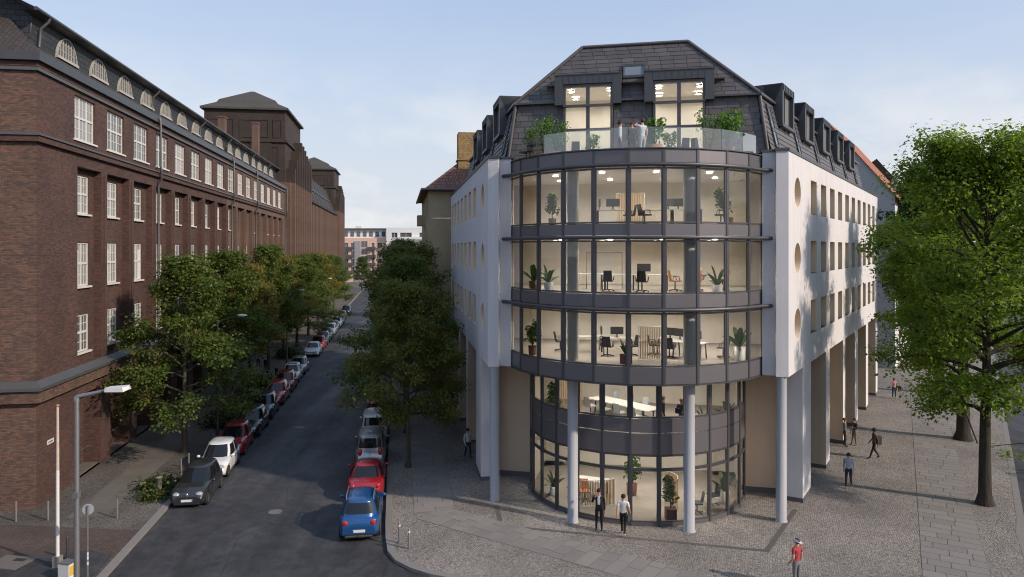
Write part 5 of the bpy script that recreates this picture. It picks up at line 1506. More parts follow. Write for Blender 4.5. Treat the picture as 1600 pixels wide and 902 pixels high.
for i, (k, c, Y, lb, ex) in enumerate((('suv', 'blue', 34.1, 'blue hatchback with roof rails seen from behind, nearest on the white building side', 'rails'), ('saloon', 'red', 39.2, 'red saloon in front of the blue car', None), ('van', 'silver', 43.9, 'silver delivery van with split rear doors', 'vandoors'), ('van', 'white', 48.8, 'pale minivan ahead of the silver van under the tree', None), ('hatch', 'darkred', 53.4, 'dark red car mostly hidden by the tree crowns', None))):
    car(k, c, lb, rk(Y), HF + R((i - 2) * .4), GC2, ex)
# ---------------------------------------------------------------- people
SKIN = plain('skin', (.52, .30, .21), .55, 0, .06); SKIN_D = plain('skin_dark', (.20, .10, .065), .55, 0, .06)
def cloth(name, c): return plain('cloth_' + name, c, .85, 0, .12, 9, bump=.2, bscale=30)
CL = {k: cloth(k, c) for k, c in dict(black=(.013, .013, .015), white=(.62, .62, .61), navy=(.022, .028, .045), red=(.36, .045, .055), grey=(.16, .165, .17), lightgrey=(.34, .35, .36), sky=(.36, .42, .50), brown=(.09, .065, .05), beige=(.45, .34, .26), pink=(.55, .26, .28), blue=(.03, .05, .14), charcoal=(.04, .042, .046), shoe=(.03, .022, .018), tan=(.20, .08, .045), jeans=(.035, .05, .085), khaki=(.16, .13, .10), pale=(.52, .53, .54)).items()}
HAIR = {k: plain('hair_' + k, c, .7, 0, .2, 20) for k, c in dict(black=(.012, .010, .009), brown=(.05, .028, .016), blond=(.34, .22, .10), grey=(.22, .21, .20), auburn=(.11, .045, .022)).items()}
def person(label, loc, yaw, H, pose, top, legs, shoes, hair, sleeves='long', skin=None, hat=None, woman=False, skirt=False, collar=None, hairstyle='short', group=None):
    """figure faces local +y; pose gives joint positions as fractions of the height"""
    skin = skin or SKIN
    J = dict(pelvis=(0, 0, .525), waist=(0, .002, .605), chest=(0, .004, .715), neckb=(0, -.004, .815), neck=(0, .0, .855), head=(0, .012, .905), crown=(0, .004, .968),
             shl=(-.108, -.005, .800), shr=(.108, -.005, .800), ell=(-.132, -.012, .625), elr=(.132, -.012, .625), wrl=(-.135, .03, .475), wrr=(.135, .03, .475),
             hil=(-.052, 0, .50), hir=(.052, 0, .50), knl=(-.056, .012, .285), knr=(.056, .012, .285), anl=(-.058, -.012, .045), anr=(.058, -.012, .045))
    J.update(pose)
    for s_ in 'lr':
        if 'to' + s_ not in J:
            a = J['an' + s_]; J['to' + s_] = (a[0] * 1.12, a[1] + .085, a[2] - .028)
        w_, e = Vector(J['wr' + s_]), Vector(J['el' + s_]); J['pa' + s_] = tuple(w_ + (w_ - e).normalized() * .045)
    sl = .9 if woman else 1.0
    rad = dict(pelvis=(.082, .060), waist=(.070 * sl, .050), chest=(.086 * sl, .060), neckb=(.048, .042), neck=(.032, .034), head=(.043, .052), crown=(.030, .036), shl=(.040 * sl,) * 2, shr=(.040 * sl,) * 2, ell=(.026,) * 2, elr=(.026,) * 2, wrl=(.018, .018), wrr=(.018, .018), pal=(.019, .012), par=(.019, .012),
               hil=(.056,) * 2, hir=(.056,) * 2, knl=(.037,) * 2, knr=(.037,) * 2, anl=(.025,) * 2, anr=(.025,) * 2, tol=(.022, .016), tor=(.022, .016))
    names = list(J); E = [('pelvis', 'waist'), ('waist', 'chest'), ('chest', 'neckb'), ('neckb', 'neck'), ('neck', 'head'), ('head', 'crown')]
    for s_ in 'lr':
        E += [('chest', 'sh' + s_), ('sh' + s_, 'el' + s_), ('el' + s_, 'wr' + s_), ('wr' + s_, 'pa' + s_), ('pelvis', 'hi' + s_), ('hi' + s_, 'kn' + s_), ('kn' + s_, 'an' + s_), ('an' + s_, 'to' + s_)]
    bm = bmesh.new(); lay = bm.verts.layers.skin.verify(); vs = {}
    for n in names:
        v = bm.verts.new(Vector(J[n]) * H); v[lay].radius = (rad[n][0] * H, rad[n][1] * H); v[lay].use_root = n == 'pelvis'; vs[n] = v
    for a, b_ in E: bm.edges.new((vs[a], vs[b_]))
    me = bpy.data.meshes.new('skeleton'); bm.to_mesh(me); bm.free()
    tmp = bpy.data.objects.new('skeleton', me); COL.objects.link(tmp)
    m = tmp.modifiers.new('skin', 'SKIN'); m.use_smooth_shade = True
    tmp.modifiers.new('sub', 'SUBSURF').levels = 2
    dg = bpy.context.evaluated_depsgraph_get()
    em = bpy.data.meshes.new_from_object(tmp.evaluated_get(dg)); bpy.data.objects.remove(tmp)
    co = [tuple(v.co) for v in em.vertices]; fc = [tuple(p.vertices) for p in em.polygons]
    bpy.data.meshes.remove(em)
    seg = [(a, b_, Vector(J[a]) * H, Vector(J[b_]) * H) for a, b_ in E]
    mats = [skin, top, legs, shoes, collar or top]
    mi = []
    for f in fc:
        c = sum((Vector(co[i]) for i in f), Vector()) / len(f); best = None
        for a, b_, p, q in seg:
            d = q - p; t = max(0, min(1, (c - p).dot(d) / d.length_squared)); ds = (c - p - d * t).length
            if best is None or ds < best[0]: best = (ds, a, b_, t)
        _, a, b_, t = best
        if a in ('head', 'neck') or (a == 'neckb' and t > .3): k = 0
        elif a[:2] == 'wr' or (a[:2] == 'el' and (sleeves == 'short' or t > .88)) or (a[:2] == 'sh' and b_[:2] == 'el' and sleeves == 'short' and t > .55) : k = 0
        elif a[:2] == 'an' or (a[:2] == 'kn' and t > .93): k = 3
        elif a in ('pelvis',) and b_ == 'waist': k = 1 if t > .25 or top is legs else 2
        elif a[:2] in ('hi', 'kn') or a == 'pelvis': k = 2
        else: k = 1
        if skirt and a[:2] == 'kn': k = 0
        if skirt and a[:2] == 'hi' and t > .75: k = 0
        if collar is not None and k == 1 and a in ('chest', 'waist', 'neckb') and abs(c.x) < .03 * H and c.y > 0 and c.z > .60 * H: k = 4
        mi.append(k)
    B = MB(); B.v = co; B.f = [list(f) for f in fc]; B.m = mi; B.sm = [True] * len(fc); B.uv = [(0, 0)] * sum(len(f) for f in fc)
    hd = Vector(J['head']) * H
    up = (Vector(J['crown']) - Vector(J['head'])).normalized()
    B.ball(tuple(hd + Vector((0, .055, .0)) * H), (.008 * H, .012 * H, .012 * H), 6, 5)
    for sx in (1, -1):
        B.ball(tuple(hd + Vector((sx * .045, .004, .004)) * H), (.006 * H, .010 * H, .017 * H), 6, 5)
    # fingers: four and a thumb, slightly curled round the palm
    for s_ in 'lr':
        w_, p = Vector(J['wr' + s_]) * H, Vector(J['pa' + s_]) * H; d = (p - w_).normalized()
        side = d.cross(Vector((0, 1, 0.2))).normalized(); nrm = d.cross(side).normalized()
        inw = Vector((-1 if s_ == 'r' else 1, 0, 0)); 
        if nrm.dot(inw) < 0: nrm = -nrm
        fwd = nrm.cross(d).normalized()
        if fwd.y < 0: fwd = -fwd
        for k in range(4):
            b0 = p + fwd * (.0085 * (1.5 - k)) * H + d * .004 * H; l_ = (.040, .046, .043, .034)[k] * H
            m1 = b0 + d * l_ * .45 + nrm * l_ * .08; m2 = b0 + d * l_ * .85 + nrm * l_ * .38
            B.tube([b0 - d * .012 * H, b0, m1, m2], [.0048 * H, .0048 * H, .0045 * H, .0036 * H], 6)
        b0 = w_ + d * .014 * H + fwd * .013 * H
        B.tube([b0, b0 + fwd * .014 * H + d * .014 * H + nrm * .006 * H, b0 + fwd * .016 * H + d * .034 * H + nrm * .012 * H], [.0062 * H, .0055 * H, .0042 * H], 6)
    T = thing('person', label, 'person', loc, yaw, group)
    B.build('body', mats, T)
    if hair is not None:
        h = MB(); h.ball((0, 0, 0), (.056 * H, .066 * H, .056 * H), 14, 9)
        if hairstyle == 'long': h.ball((0, -.030 * H, -.055 * H), (.050 * H, .034 * H, .085 * H), 12, 8)
        if hairstyle == 'bun': h.ball((0, -.02 * H, .06 * H), (.026 * H,) * 3, 10, 6)
        if hairstyle == 'tail': h.ball((0, -.055 * H, -.05 * H), (.020 * H, .022 * H, .07 * H), 10, 6)
        c = hd + up * .030 * H + Vector((0, -.016, 0)) * H
        h.build('hair', hair, T, tuple(c))
    for sx in (1, -1):
        MB().ball((0, 0, 0), (.0055 * H, .004 * H, .004 * H), 6, 4).build('eye', HAIR['black'], T, tuple(hd + Vector((sx * .019, .049, .014)) * H))
    MB().ball((0, 0, 0), (.012 * H, .004 * H, .003 * H), 6, 4).build('mouth', cloth_lip, T, tuple(hd + Vector((0, .050, -.020)) * H))
    if hat:
        h = MB()
        if hat[0] == 'cap':
            h.ball((0, 0, .0), (.060 * H, .068 * H, .050 * H), 16, 8); h.add([(-.042 * H, -.05 * H, -.004 * H), (.042 * H, -.05 * H, -.004 * H), (.036 * H, -.115 * H, -.022 * H), (-.036 * H, -.115 * H, -.022 * H), (-.042 * H, -.05 * H, .004 * H), (.042 * H, -.05 * H, .004 * H), (.036 * H, -.115 * H, -.014 * H), (-.036 * H, -.115 * H, -.014 * H)], [(0, 1, 2, 3), (7, 6, 5, 4), (0, 4, 5, 1), (2, 6, 7, 3), (1, 5, 6, 2), (0, 3, 7, 4)])
        else:
            h.lathe([(.10 * H, -.004 * H), (.10 * H, .002 * H), (.062 * H, .006 * H), (.056 * H, .05 * H), (.03 * H, .062 * H), (0, .060 * H)], 18)
        h.build('cap' if hat[0] == 'cap' else 'hat', hat[1], T, tuple(hd + up * .032 * H + Vector((0, -.012, 0)) * H))
    return T
cloth_lip = plain('lips', (.32, .12, .10), .6)
def P3(x, y, z=0.0): return gnd(x, y, z)
WALK = dict(anl=(-.045, .10, .045), knl=(-.05, .075, .285), anr=(.045, -.135, .075), knr=(.05, -.03, .28), wrr=(.14, .10, .50), elr=(.138, .0, .625), wrl=(-.14, -.06, .49), ell=(-.135, -.07, .635))
WALK2 = dict(anr=(.045, .10, .045), knr=(.05, .075, .285), anl=(-.045, -.135, .075), knl=(-.05, -.03, .28), wrl=(-.14, .10, .50), ell=(-.138, .0, .625), wrr=(.14, -.06, .49), elr=(.135, -.07, .635))
STAND = dict(anl=(-.065, -.02, .045), anr=(.065, .01, .045))
PHONE = dict(STAND, elr=(.16, .05, .66), wrr=(.075, .085, .82))
yaw_to = lambda dx, dy: math.atan2(dy, dx) - math.pi / 2
person('man in dark suit and tie touching his face before the glass bay', P3(936, 828), yaw_to(-.25, -1), 1.82, dict(PHONE), CL['black'], CL['black'], CL['shoe'], HAIR['black'], collar=CL['white'])
person('man in white T-shirt with grey shoulder bag walking towards the bay', P3(974, 837), yaw_to(.35, 1), 1.80, dict(WALK), CL['white'], CL['black'], CL['white'], HAIR['black'], 'short')
person('man in red T-shirt and white cap at the lower edge', P3(1245, 919), yaw_to(-.5, .9), 1.82, dict(STAND, wrl=(-.115, .08, .50), ell=(-.14, -.03, .62)), CL['red'], CL['grey'], CL['white'], HAIR['brown'], 'short', hat=('cap', CL['pale']))
person('man in pale blue shirt and dark jeans striding over the sunny pavement', P3(1326, 762), yaw_to(-.6, -.8), 1.80, dict(WALK2), CL['sky'], CL['navy'], CL['tan'], HAIR['black'])
person('man in black hat and brown jacket walking with a bag on his back', P3(1366, 717), yaw_to(-1, .15), 1.80, dict(WALK, anl=(-.045, .15, .045), anr=(.045, -.17, .07)), CL['brown'], CL['black'], CL['black'], HAIR['black'], skin=SKIN_D, hat=('hat', CL['black']))
person('bald man in grey suit talking by the entrance pier', P3(1320, 698), yaw_to(1, -.3), 1.80, dict(STAND), CL['grey'], CL['charcoal'], CL['shoe'], HAIR['auburn'])
person('woman with long dark hair in dark jacket and khaki trousers by the entrance', P3(1335, 696), yaw_to(-1, -.4), 1.72, dict(STAND, wrl=(-.05, .12, .66), ell=(-.14, .03, .62), anr=(.08, .05, .045)), CL['charcoal'], CL['khaki'], CL['tan'], HAIR['brown'], woman=True, hairstyle='long')
person('woman in pink blouse and jeans with a dark bag far along the sunny pavement', P3(1397, 623), yaw_to(-.2, -1), 1.70, dict(STAND, wrr=(.06, .10, .68), elr=(.14, .04, .63)), CL['pink'], CL['jeans'], CL['white'], HAIR['brown'], woman=True, hairstyle='long')
person('man in white shirt walking along the shaded side of the white building', P3(731, 717), yaw_to(.6, -.9), 1.80, dict(WALK), CL['pale'], CL['navy'], CL['tan'], HAIR['black'])
# bags held by the walkers
def bag(label, loc, rz, mat, strap, size=(.36, .12, .28)):
    T = thing('shoulder_bag', label, 'bag', loc, rz); a, b_, c = size
    m = MB(); m.box(-a / 2, a / 2, -b_ / 2, b_ / 2, 0, c); m.box(-a / 2 - .004, a / 2 + .004, -b_ / 2 - .008, b_ / 2, c * .35, c + .006); m.build('pouch', mat, T)
    m = MB(); m.tube(strap, .016, 6); m.build('strap', CL['black'], T)
p = P3(974, 837); y_ = yaw_to(.35, 1)
fx = lambda p, y_, x, y, z: (p[0] + math.cos(y_) * x - math.sin(y_) * y, p[1] + math.sin(y_) * x + math.cos(y_) * y, z)
bag('grey messenger bag hanging at the hip of the white T-shirt man', fx(p, y_, .24, -.12, .72), y_ + R(70), CL['charcoal'], [(0, 0, .26), (.02, .06, .50), (.06, .20, .74), (.10, .34, .80)], (.30, .10, .24))
p = P3(1366, 717); y_ = yaw_to(-1, .15)
bag('brown sack slung over the back of the man in the black hat', fx(p, y_, .0, -.25, .84), y_, CL['brown'], [(.1, 0, .46), (.12, .14, .58), (.1, .28, .52)], (.34, .2, .5))
p = P3(1397, 623); y_ = yaw_to(-.2, -1)
bag('dark handbag carried by the woman in pink', fx(p, y_, -.32, .0, .72), y_, CL['black'], [(-.1, 0, .3), (.0, 0, .62), (.1, 0, .3)], (.34, .12, .3))
# on the terrace and inside
person('woman with hair bun in pale jacket standing on the roof terrace', bo(-.50, -.55, 16.345), yaw_to(.9, -.2), 1.74, dict(STAND), CL['pale'], CL['charcoal'], CL['shoe'], HAIR['black'], woman=True, hairstyle='bun')
person('man in dark shirt in the middle of the terrace group', bo(.02, -.25, 16.345), yaw_to(-.3, -1), 1.72, dict(STAND), CL['charcoal'], CL['charcoal'], CL['shoe'], HAIR['brown'], skin=SKIN)
person('man in pale T-shirt with hand at his head on the terrace', bo(.50, -.60, 16.345), yaw_to(-.5, .9), 1.80, dict(STAND, ell=(-.20, .08, .80), wrl=(-.075, .08, .895)), CL['pale'], CL['lightgrey'], CL['shoe'], HAIR['brown'], 'short')
person('grey haired man in black jacket and beige trousers standing inside the first floor', bo(1.42, .2, 3.625), yaw_to(1, -.1), 1.80, dict(STAND), CL['black'], CL['beige'], CL['shoe'], HAIR['grey'])
person('blond woman in dark dress holding a blue folder inside the first floor', bo(2.25, .15, 3.625), yaw_to(-.8, -.6), 1.74, dict(STAND, wrl=(-.03, .11, .64), ell=(-.14, .04, .61), wrr=(.04, .11, .66), elr=(.14, .04, .62)), CL['black'], CL['black'], CL['black'], HAIR['blond'], woman=True, skirt=True, hairstyle='long', sleeves='short')
fo = MB().box(-.16, .16, -.012, .012, 0, .24).build('folder', CL['blue'], None, bo(2.10, -.08, 4.66), ROTB + R(-30)); tag(fo, 'blue folder held by the blond woman inside', 'folder')
# two walkers far down the brick pavement
person('person in white top walking far down the brick pavement', kt(72.5, -2.6), yaw_to(.1, -1), 1.75, dict(WALK), CL['white'], CL['black'], CL['shoe'], HAIR['brown'])
person('person in pale clothes beside the one in the white top far down the pavement', kt(73.5, -3.5), yaw_to(.1, -1), 1.75, dict(WALK2), CL['pale'], CL['charcoal'], CL['shoe'], HAIR['black'])
# ---------------------------------------------------------------- office furniture
def desk_parts(w_, d):
    m = MB(); m.box(-w_ / 2, w_ / 2, -d / 2, d / 2, .715, .74); top_ = m.mesh('desk_top', desk_m)
    L = MB()
    L.bar((0, 0, 0), (0, .12, .715), .045, .045); return top_, L.mesh('leg', black_m)
DESK = desk_parts(1.5, .75)
mo = MB(); mo.box(-.31, .31, -.02, .02, .14, .50); mo = mo.mesh('screen', black_m)
ms = MB(); ms.box(-.03, .03, -.0, .03, .01, .2); ms.box(-.12, .12, -.08, .08, 0, .012); ms = ms.mesh('stand', black_m)
def desk(label, u_, v_, z, rz):
    T = thing('desk', label, 'desk', bo(u_, v_, z), ROTB + rz, 'white desks in the glass bay')
    obj('desk_top', DESK[0], T)
    for sx in (1, -1):
        for sy in (1, -1):
            o = obj('leg', DESK[1], T, (sx * .66, sy * .34, 0)); o.rotation_euler = (0, 0, 0 if sy < 0 else math.pi)
    return T
def monitor(label, u_, v_, z, rz):
    T = thing('monitor', label, 'monitor', bo(u_, v_, z + .742), ROTB + rz, 'black monitors in the glass bay'); obj('screen', mo, T); obj('stand', ms, T)
def chair_meshes(kind):
    sm = {'task': black_m, 'tan': orange_m, 'shell': grey_fab, 'blue': blue_fab}[kind]
    s = MB(); s.box(-.24, .24, -.22, .24, .44, .50); 
    b_ = MB()
    n = 6; V = []
    for i in range(n):
        a = (i / (n - 1) - .5) * 1.5; V += [(math.sin(a) * .30, -.20 - .08 * math.cos(a) + .06, .50), (math.sin(a) * .27, -.30 - .07 * math.cos(a) + .06, .95)]
    b_.add(V, [(2 * i, 2 * i + 2, 2 * i + 3, 2 * i + 1) for i in range(n - 1)], 0, True)
    V2 = [(x, y - .03, z) for x, y, z in V]; b_.add(V2, [(2 * i, 2 * i + 1, 2 * i + 3, 2 * i + 2) for i in range(n - 1)], 0, True)
    ba = MB(); ba.tube([(0, 0, .06), (0, 0, .44)], .03, 8)
    for k in range(5):
        a = 2 * math.pi * k / 5; ba.bar((0, 0, .09), (.29 * math.cos(a), .29 * math.sin(a), .05), .045, .03)
        ba.ball((.29 * math.cos(a), .29 * math.sin(a), .028), .028, 6, 4)
    ar = MB(); ar.tube([(.27, -.18, .5), (.29, -.15, .68), (.29, .10, .69), (.26, .14, .5)], .018, 6); al = MB(); al.tube([(-.27, -.18, .5), (-.29, -.15, .68), (-.29, .10, .69), (-.26, .14, .5)], .018, 6)
    return s.mesh('seat', sm), b_.mesh('backrest', sm), ba.mesh('base', black_m), ar.mesh('armrest', black_m), al.mesh('armrest', black_m)
CHM = {k: chair_meshes(k) for k in ('task', 'tan', 'shell', 'blue')}
def chair(kind, label, u_, v_, z, rz, group=None):
    T = thing('office_chair', label, 'chair', bo(u_, v_, z), ROTB + rz, group or 'swivel chairs in the glass bay'); c = CHM[kind]
    obj('seat', c[0], T); obj('backrest', c[1], T); obj('base', c[2], T)
    if kind in ('task', 'tan'): obj('armrest', c[3], T); obj('armrest', c[4], T)
def screen(label, u_, v_, z, rz, w_=1.2, h=1.5, curve=0.0):
    T = thing('slat_screen', label, 'screen', bo(u_, v_, z), ROTB + rz, 'wooden slat screens in the glass bay')
    n = int(w_ / .075); f = MB()
    pt = lambda t: (math.sin((t - .5) * curve) / curve * w_, (1 - math.cos((t - .5) * curve)) / curve * w_) if curve else ((t - .5) * w_, 0)
    for zz in (.05, h): f.tube([(*pt(i / 12), zz) for i in range(13)], .018, 6)
    for t in (0, 1): f.tube([(*pt(t), 0.0), (*pt(t), h)], .018, 6)
    f.build('frame', desk_m, T)
    sl = MB().box(-.018, .018, -.012, .012, .07, h - .02).mesh('slat', wood_m)
    for i in range(1, n): obj('slat', sl, T, (*pt(i / n), 0))
FL = {1: 7.222, 2: 10.272, 3: 13.272}
# second floor from above the colonnade (7.2 m)
z = FL[1]
desk('desk behind the concrete column left of centre, lowest bay storey', -2.2, 1.1, z, R(12)); desk('desk pushed to the first one, lowest bay storey', -.75, .8, z, R(12))
monitor('monitor on the left desk of the lowest bay storey', -1.5, 1.0, z, R(100)); monitor('monitor at the desk corner, lowest bay storey left', -.75, .95, z, R(190))
chair('task', 'chair at the far left desk end, lowest bay storey', -3.5, 1.0, z, R(-70)); chair('task', 'chair facing away before the left desk, lowest bay storey', -1.1, -.35, z, R(-10)); chair('task', 'chair pulled out beside the ficus pot, lowest bay storey', .0, .0, z, R(120))
desk('desk right of the slat screen, lowest bay storey', 1.9, .9, z, R(-28)); desk('desk by the right column, lowest bay storey', 2.6, -.1, z, R(-28))
monitor('monitor on the desk right of the screen, lowest bay storey', 1.75, 1.1, z, R(160)); monitor('second monitor right of the screen, lowest bay storey', 2.2, .75, z, R(150)); monitor('monitor by the right column, lowest bay storey', 2.85, .0, z, R(150))
chair('task', 'chair before the right desk, lowest bay storey', 1.7, -.35, z, R(-10)); chair('task', 'chair behind the slat screen, lowest bay storey', 1.0, .6, z, R(-80)); chair('task', 'lone chair facing left near the right wall, lowest bay storey', 4.1, .3, z, R(75))
screen('slat screen in the middle of the lowest bay storey', .85, -1.1, z, R(-4), 1.0, 1.5)
potted('bushy', 'bushy plant in rust pot at the left end, lowest bay storey', -4.6, -.55, z, pot_r, .2, .42); potted('leafy', 'broad-leaved plant in square rust pot before the screen, lowest bay storey', -.15, -2.3, z, pot_r, .19, .42, R(30), 1.0, True); potted('leafy', 'tall broad-leaved plant at the right end, lowest bay storey', 4.75, -.3, z, pot_w, .2, .45, 0, 1.35)
# third floor, at eye height
z = FL[2]
desk('long white desk in the middle, middle bay storey', -.6, .2, z, R(0)); desk('white desk joined at the centre mullion, middle bay storey', .95, .15, z, R(0)); desk('white desk left of the middle one, middle bay storey', -2.1, .5, z, R(0))
monitor('large monitor at the centre, middle bay storey', .55, -.1, z, R(5)); chair('task', 'black mesh chair left of centre, middle bay storey', -1.05, -1.0, z, R(5)); chair('task', 'black mesh chair at the centre monitor, middle bay storey', .5, -1.3, z, R(-5))
for i, (u_, v_, r_, lb) in enumerate(((1.95, -.4, -75, 'tan leather chair left of the right column, middle bay storey'), (2.95, .2, 170, 'tan leather chair behind the right column, middle bay storey'), (4.1, .5, 80, 'tan leather chair right of the right column, middle bay storey'))): chair('tan', lb, u_, v_, z, R(r_), 'tan chairs in the glass bay')
T = thing('round_table', 'round table among the tan chairs, middle bay storey', 'table', bo(2.9, -.5, z)); MB().lathe([(.45, .72), (.45, .75)], 24).build('table_top', black_m, T); MB().tube([(0, 0, .0), (0, 0, .72)], .04, 8).build('leg', black_m, T); MB().lathe([(.28, 0), (.28, .02)], 20).build('base', black_m, T)
potted('leafy', 'upright plant in brown pot at the left end, middle bay storey', -4.55, -.45, z, pot_r, .2, .35, 0, 1.2); potted('palm', 'fan palm in white pot second from the left, middle bay storey', -3.75, -1.0, z, pot_w, .22, .38, 0, 1.05); potted('palm', 'fan palm in white pot on the right, middle bay storey', 3.75, -1.1, z, pot_w, .22, .32, R(40), 1.1)
fr = thing('clothes_rail', 'thin black clothes rail left of centre, middle bay storey', 'rail', bo(-1.7, .9, z), ROTB); MB().tube([(-.5, 0, 0), (-.5, 0, 1.75), (1.2, 0, 1.75), (1.2, 0, 0)], .018, 6).build('frame', black_m, fr)
# fourth floor, seen from below
z = FL[3]
for i, (u_, v_, r_, lb) in enumerate(((-2.3, .1, 8, 'desk behind the left column, top bay storey'), (-.9, -.1, 8, 'desk left of the slat screen, top bay storey'), (1.2, .2, -6, 'desk right of centre, top bay storey'), (2.45, .0, -6, 'desk by the right column, top bay storey'))): desk(lb, u_, v_, z, R(r_))
for i, (u_, v_, r_, lb) in enumerate(((-1.5, .0, 100, 'grey monitor left of the screen, top bay storey'), (-.85, -.35, 190, 'black monitor next to the slat screen, top bay storey'), (1.65, .1, 150, 'left monitor of the right pair, top bay storey'), (2.1, .1, 170, 'middle monitor on the right, top bay storey'), (2.75, -.1, 170, 'monitor beside the right column, top bay storey'))): monitor(lb, u_, v_, z, R(r_))
chair('task', 'chair at the desk right of centre, top bay storey', .6, -.5, z, R(-60)); chair('task', 'pale chair near the right end, top bay storey', 4.0, .3, z, R(75)); chair('task', 'chair by the slat screen, top bay storey', -.1, -.2, z, R(80))
screen('slat screen on the top bay storey', -.1, .6, z, R(0), 1.3, 1.55)
potted('ficus', 'round bushy tree plant in the third window, top bay storey', -3.6, -.9, z, pot_r, .2, .35, 0, .95); potted('ficus', 'dense dark plant at the right end, top bay storey', 4.25, -.75, z, pot_r, .2, .3, R(50), 1.05)
# first floor meeting room
z = 3.622
T = thing('meeting_table', 'long white meeting table on the first floor', 'table', bo(-.55, 3.1, z), ROTB + R(-38)); MB().box(-2.0, 2.0, -.55, .55, .71, .75).build('table_top', desk_m, T)
for x in (-1.6, 1.6):
    for y in (-.35, .35): MB().bar((x, y * 1.2, 0), (x, y, .71), .05).build('leg', black_m, T)
c, s_ = math.cos(R(-38)), math.sin(R(-38)); nth = ['first', 'second', 'third', 'fourth']
for k in range(4):
    for sd in (1, -1):
        x, y = -1.5 + k, sd * .85
        chair('shell', f'{nth[k]} pale shell chair from the left, {"window" if sd < 0 else "far"} side of the meeting table', -.55 + c * x - s_ * y, 3.1 + s_ * x + c * y, z, R(-38) + (math.pi if sd > 0 else 0), 'shell chairs round the meeting table')
potted('ficus', 'leafy plant in the second window of the first floor', -3.9, 1.5, z, pot_r, .22, .45, 0, 1.1); potted('palm', 'green palm right of the couple on the first floor', 3.3, .7, z, pot_w, .22, .5, 0, 1.0); potted('leafy', 'leafy plant at the right end of the first floor', 4.45, 1.9, z, pot_w, .2, .4, 0, 1.2)
scn = thing('slat_screen', 'slat screen at the left of the first floor', 'screen', bo(-3.2, 3.0, z), ROTB, 'wooden slat screens in the glass bay'); sl = MB().box(-.02, .02, -.015, .015, 0, 2.3).mesh('slat', wood_m)
for k in range(12): obj('slat', sl, scn, (-.5 + k * .09, 0, 0))
# ground floor lounge
z = .034
screen('curved slat screen behind the man in the suit', -1.55, .15, z, R(20), 1.7, 1.25, .8); screen('curved slat screen behind the tall ficus, ground floor', 2.0, 1.0, z, R(115), 1.5, 1.5, 1.6)
potted('palm', 'palm in white pot at the left end of the ground floor', -3.85, 1.3, z, pot_w, .22, .45, 0, 1.0); potted('bushy', 'plant in dark pot behind the two men, ground floor', -.1, 2.2, z, pot_r, .25, .5, 0, 1.1); potted('ficus', 'tall ficus in square rust pot beside the right column', 1.75, -.75, z, pot_r, .22, .5, 0, 1.05, True); potted('leafy', 'leafy plant at the right end of the ground floor', 4.3, 2.2, z, pot_w, .2, .4, 0, 1.3)
for i, (u_, v_, r_, lb) in enumerate(((-2.9, 1.3, 60, 'tan swivel chair left of the column, ground floor'), (-2.3, .9, -170, 'tan swivel chair right of the left column, ground floor'))): chair('tan', lb, u_, v_, z, R(r_), 'tan chairs in the lounge')
chair('blue', 'dark lounge chair right of the right column, ground floor', 2.95, .35, z, R(100), 'lounge chairs'); chair('blue', 'dark lounge chair near the right end, ground floor', 3.75, 1.6, z, R(120), 'lounge chairs')
T = thing('round_table', 'white lounge table between the dark chairs', 'table', bo(3.6, .9, z)); MB().lathe([(.38, .42), (.38, .45)], 22).build('table_top', desk_m, T); MB().tube([(0, 0, 0), (0, 0, .42)], .035, 8).build('leg', black_m, T)
desk('white desk with tan chairs, ground floor', -2.0, 1.9, z, R(-10))
for i, (u_, v_) in enumerate(((2.9, .9), (3.5, 1.3), (3.95, 1.9))):
    T = thing('pendant_lamp', ['globe pendant lamp left over the lounge', 'globe pendant lamp in the middle over the lounge', 'dark pendant lamp right over the lounge'][i], 'lamp', bo(u_, v_, 2.55), 0, 'pendant lamps'); MB().lathe([(.16, 0), (.19, .10), (.12, .24), (.02, .28)], 18).build('shade', [warm_lamp2, steel_m, black_m][i] if False else [pot_w, steel_m, black_m][i], T); MB().tube([(0, 0, .28), (0, 0, .74)], .008, 5).build('cable', black_m, T)
# terrace planting and chairs
GT = 'terrace plants'
potted('bamboo', 'bright feathery shrub in terracotta pot at the left of the terrace', -4.15, -.05, 16.345, pot_t, .32, .36, 0, 1.1, False, GT); potted('bamboo', 'second feathery shrub in terracotta pot beside the left one', -3.45, -.55, 16.345, pot_t, .32, .36, R(80), 1.0, False, GT); potted('bamboo', 'thin feathery shrub at the very left of the terrace', -4.9, .45, 16.345, pot_t, .25, .3, R(20), .95, False, GT)
potted('broad', 'big bright broad-leaved shrub at the right of the terrace', 4.2, -.2, 16.345, pot_t, .34, .36, 0, 1.15, False, GT); potted('bamboo', 'feathery shrub left of the big broad-leaved one', 3.5, .2, 16.345, pot_t, .3, .36, R(120), 1.1, False, GT); potted('sprig', 'small shrub right of the terrace group', 1.05, .1, 16.345, pot_t, .25, .5, 0, 1.35, False, GT); potted('sprig', 'small shrub left of the terrace group', -1.9, .2, 16.345, pot_t, .25, .36, R(60), 1.0, False, GT); potted('sprig', 'thin shrub before the right tall window', 1.75, .2, 16.345, pot_t, .22, .36, R(160), 1.0, False, GT)
for i, (u_, v_, r_) in enumerate(((2.3, .4, 30), (3.0, .5, -40), (-5.0, .0, 60), (-2.7, .5, 10))): chair('blue', ['terrace chair before the right window, left one', 'terrace chair before the right window, right one', 'terrace chair at the left balustrade end', 'terrace chair before the left window'][i], u_, v_, 16.345, R(r_), 'terrace chairs')
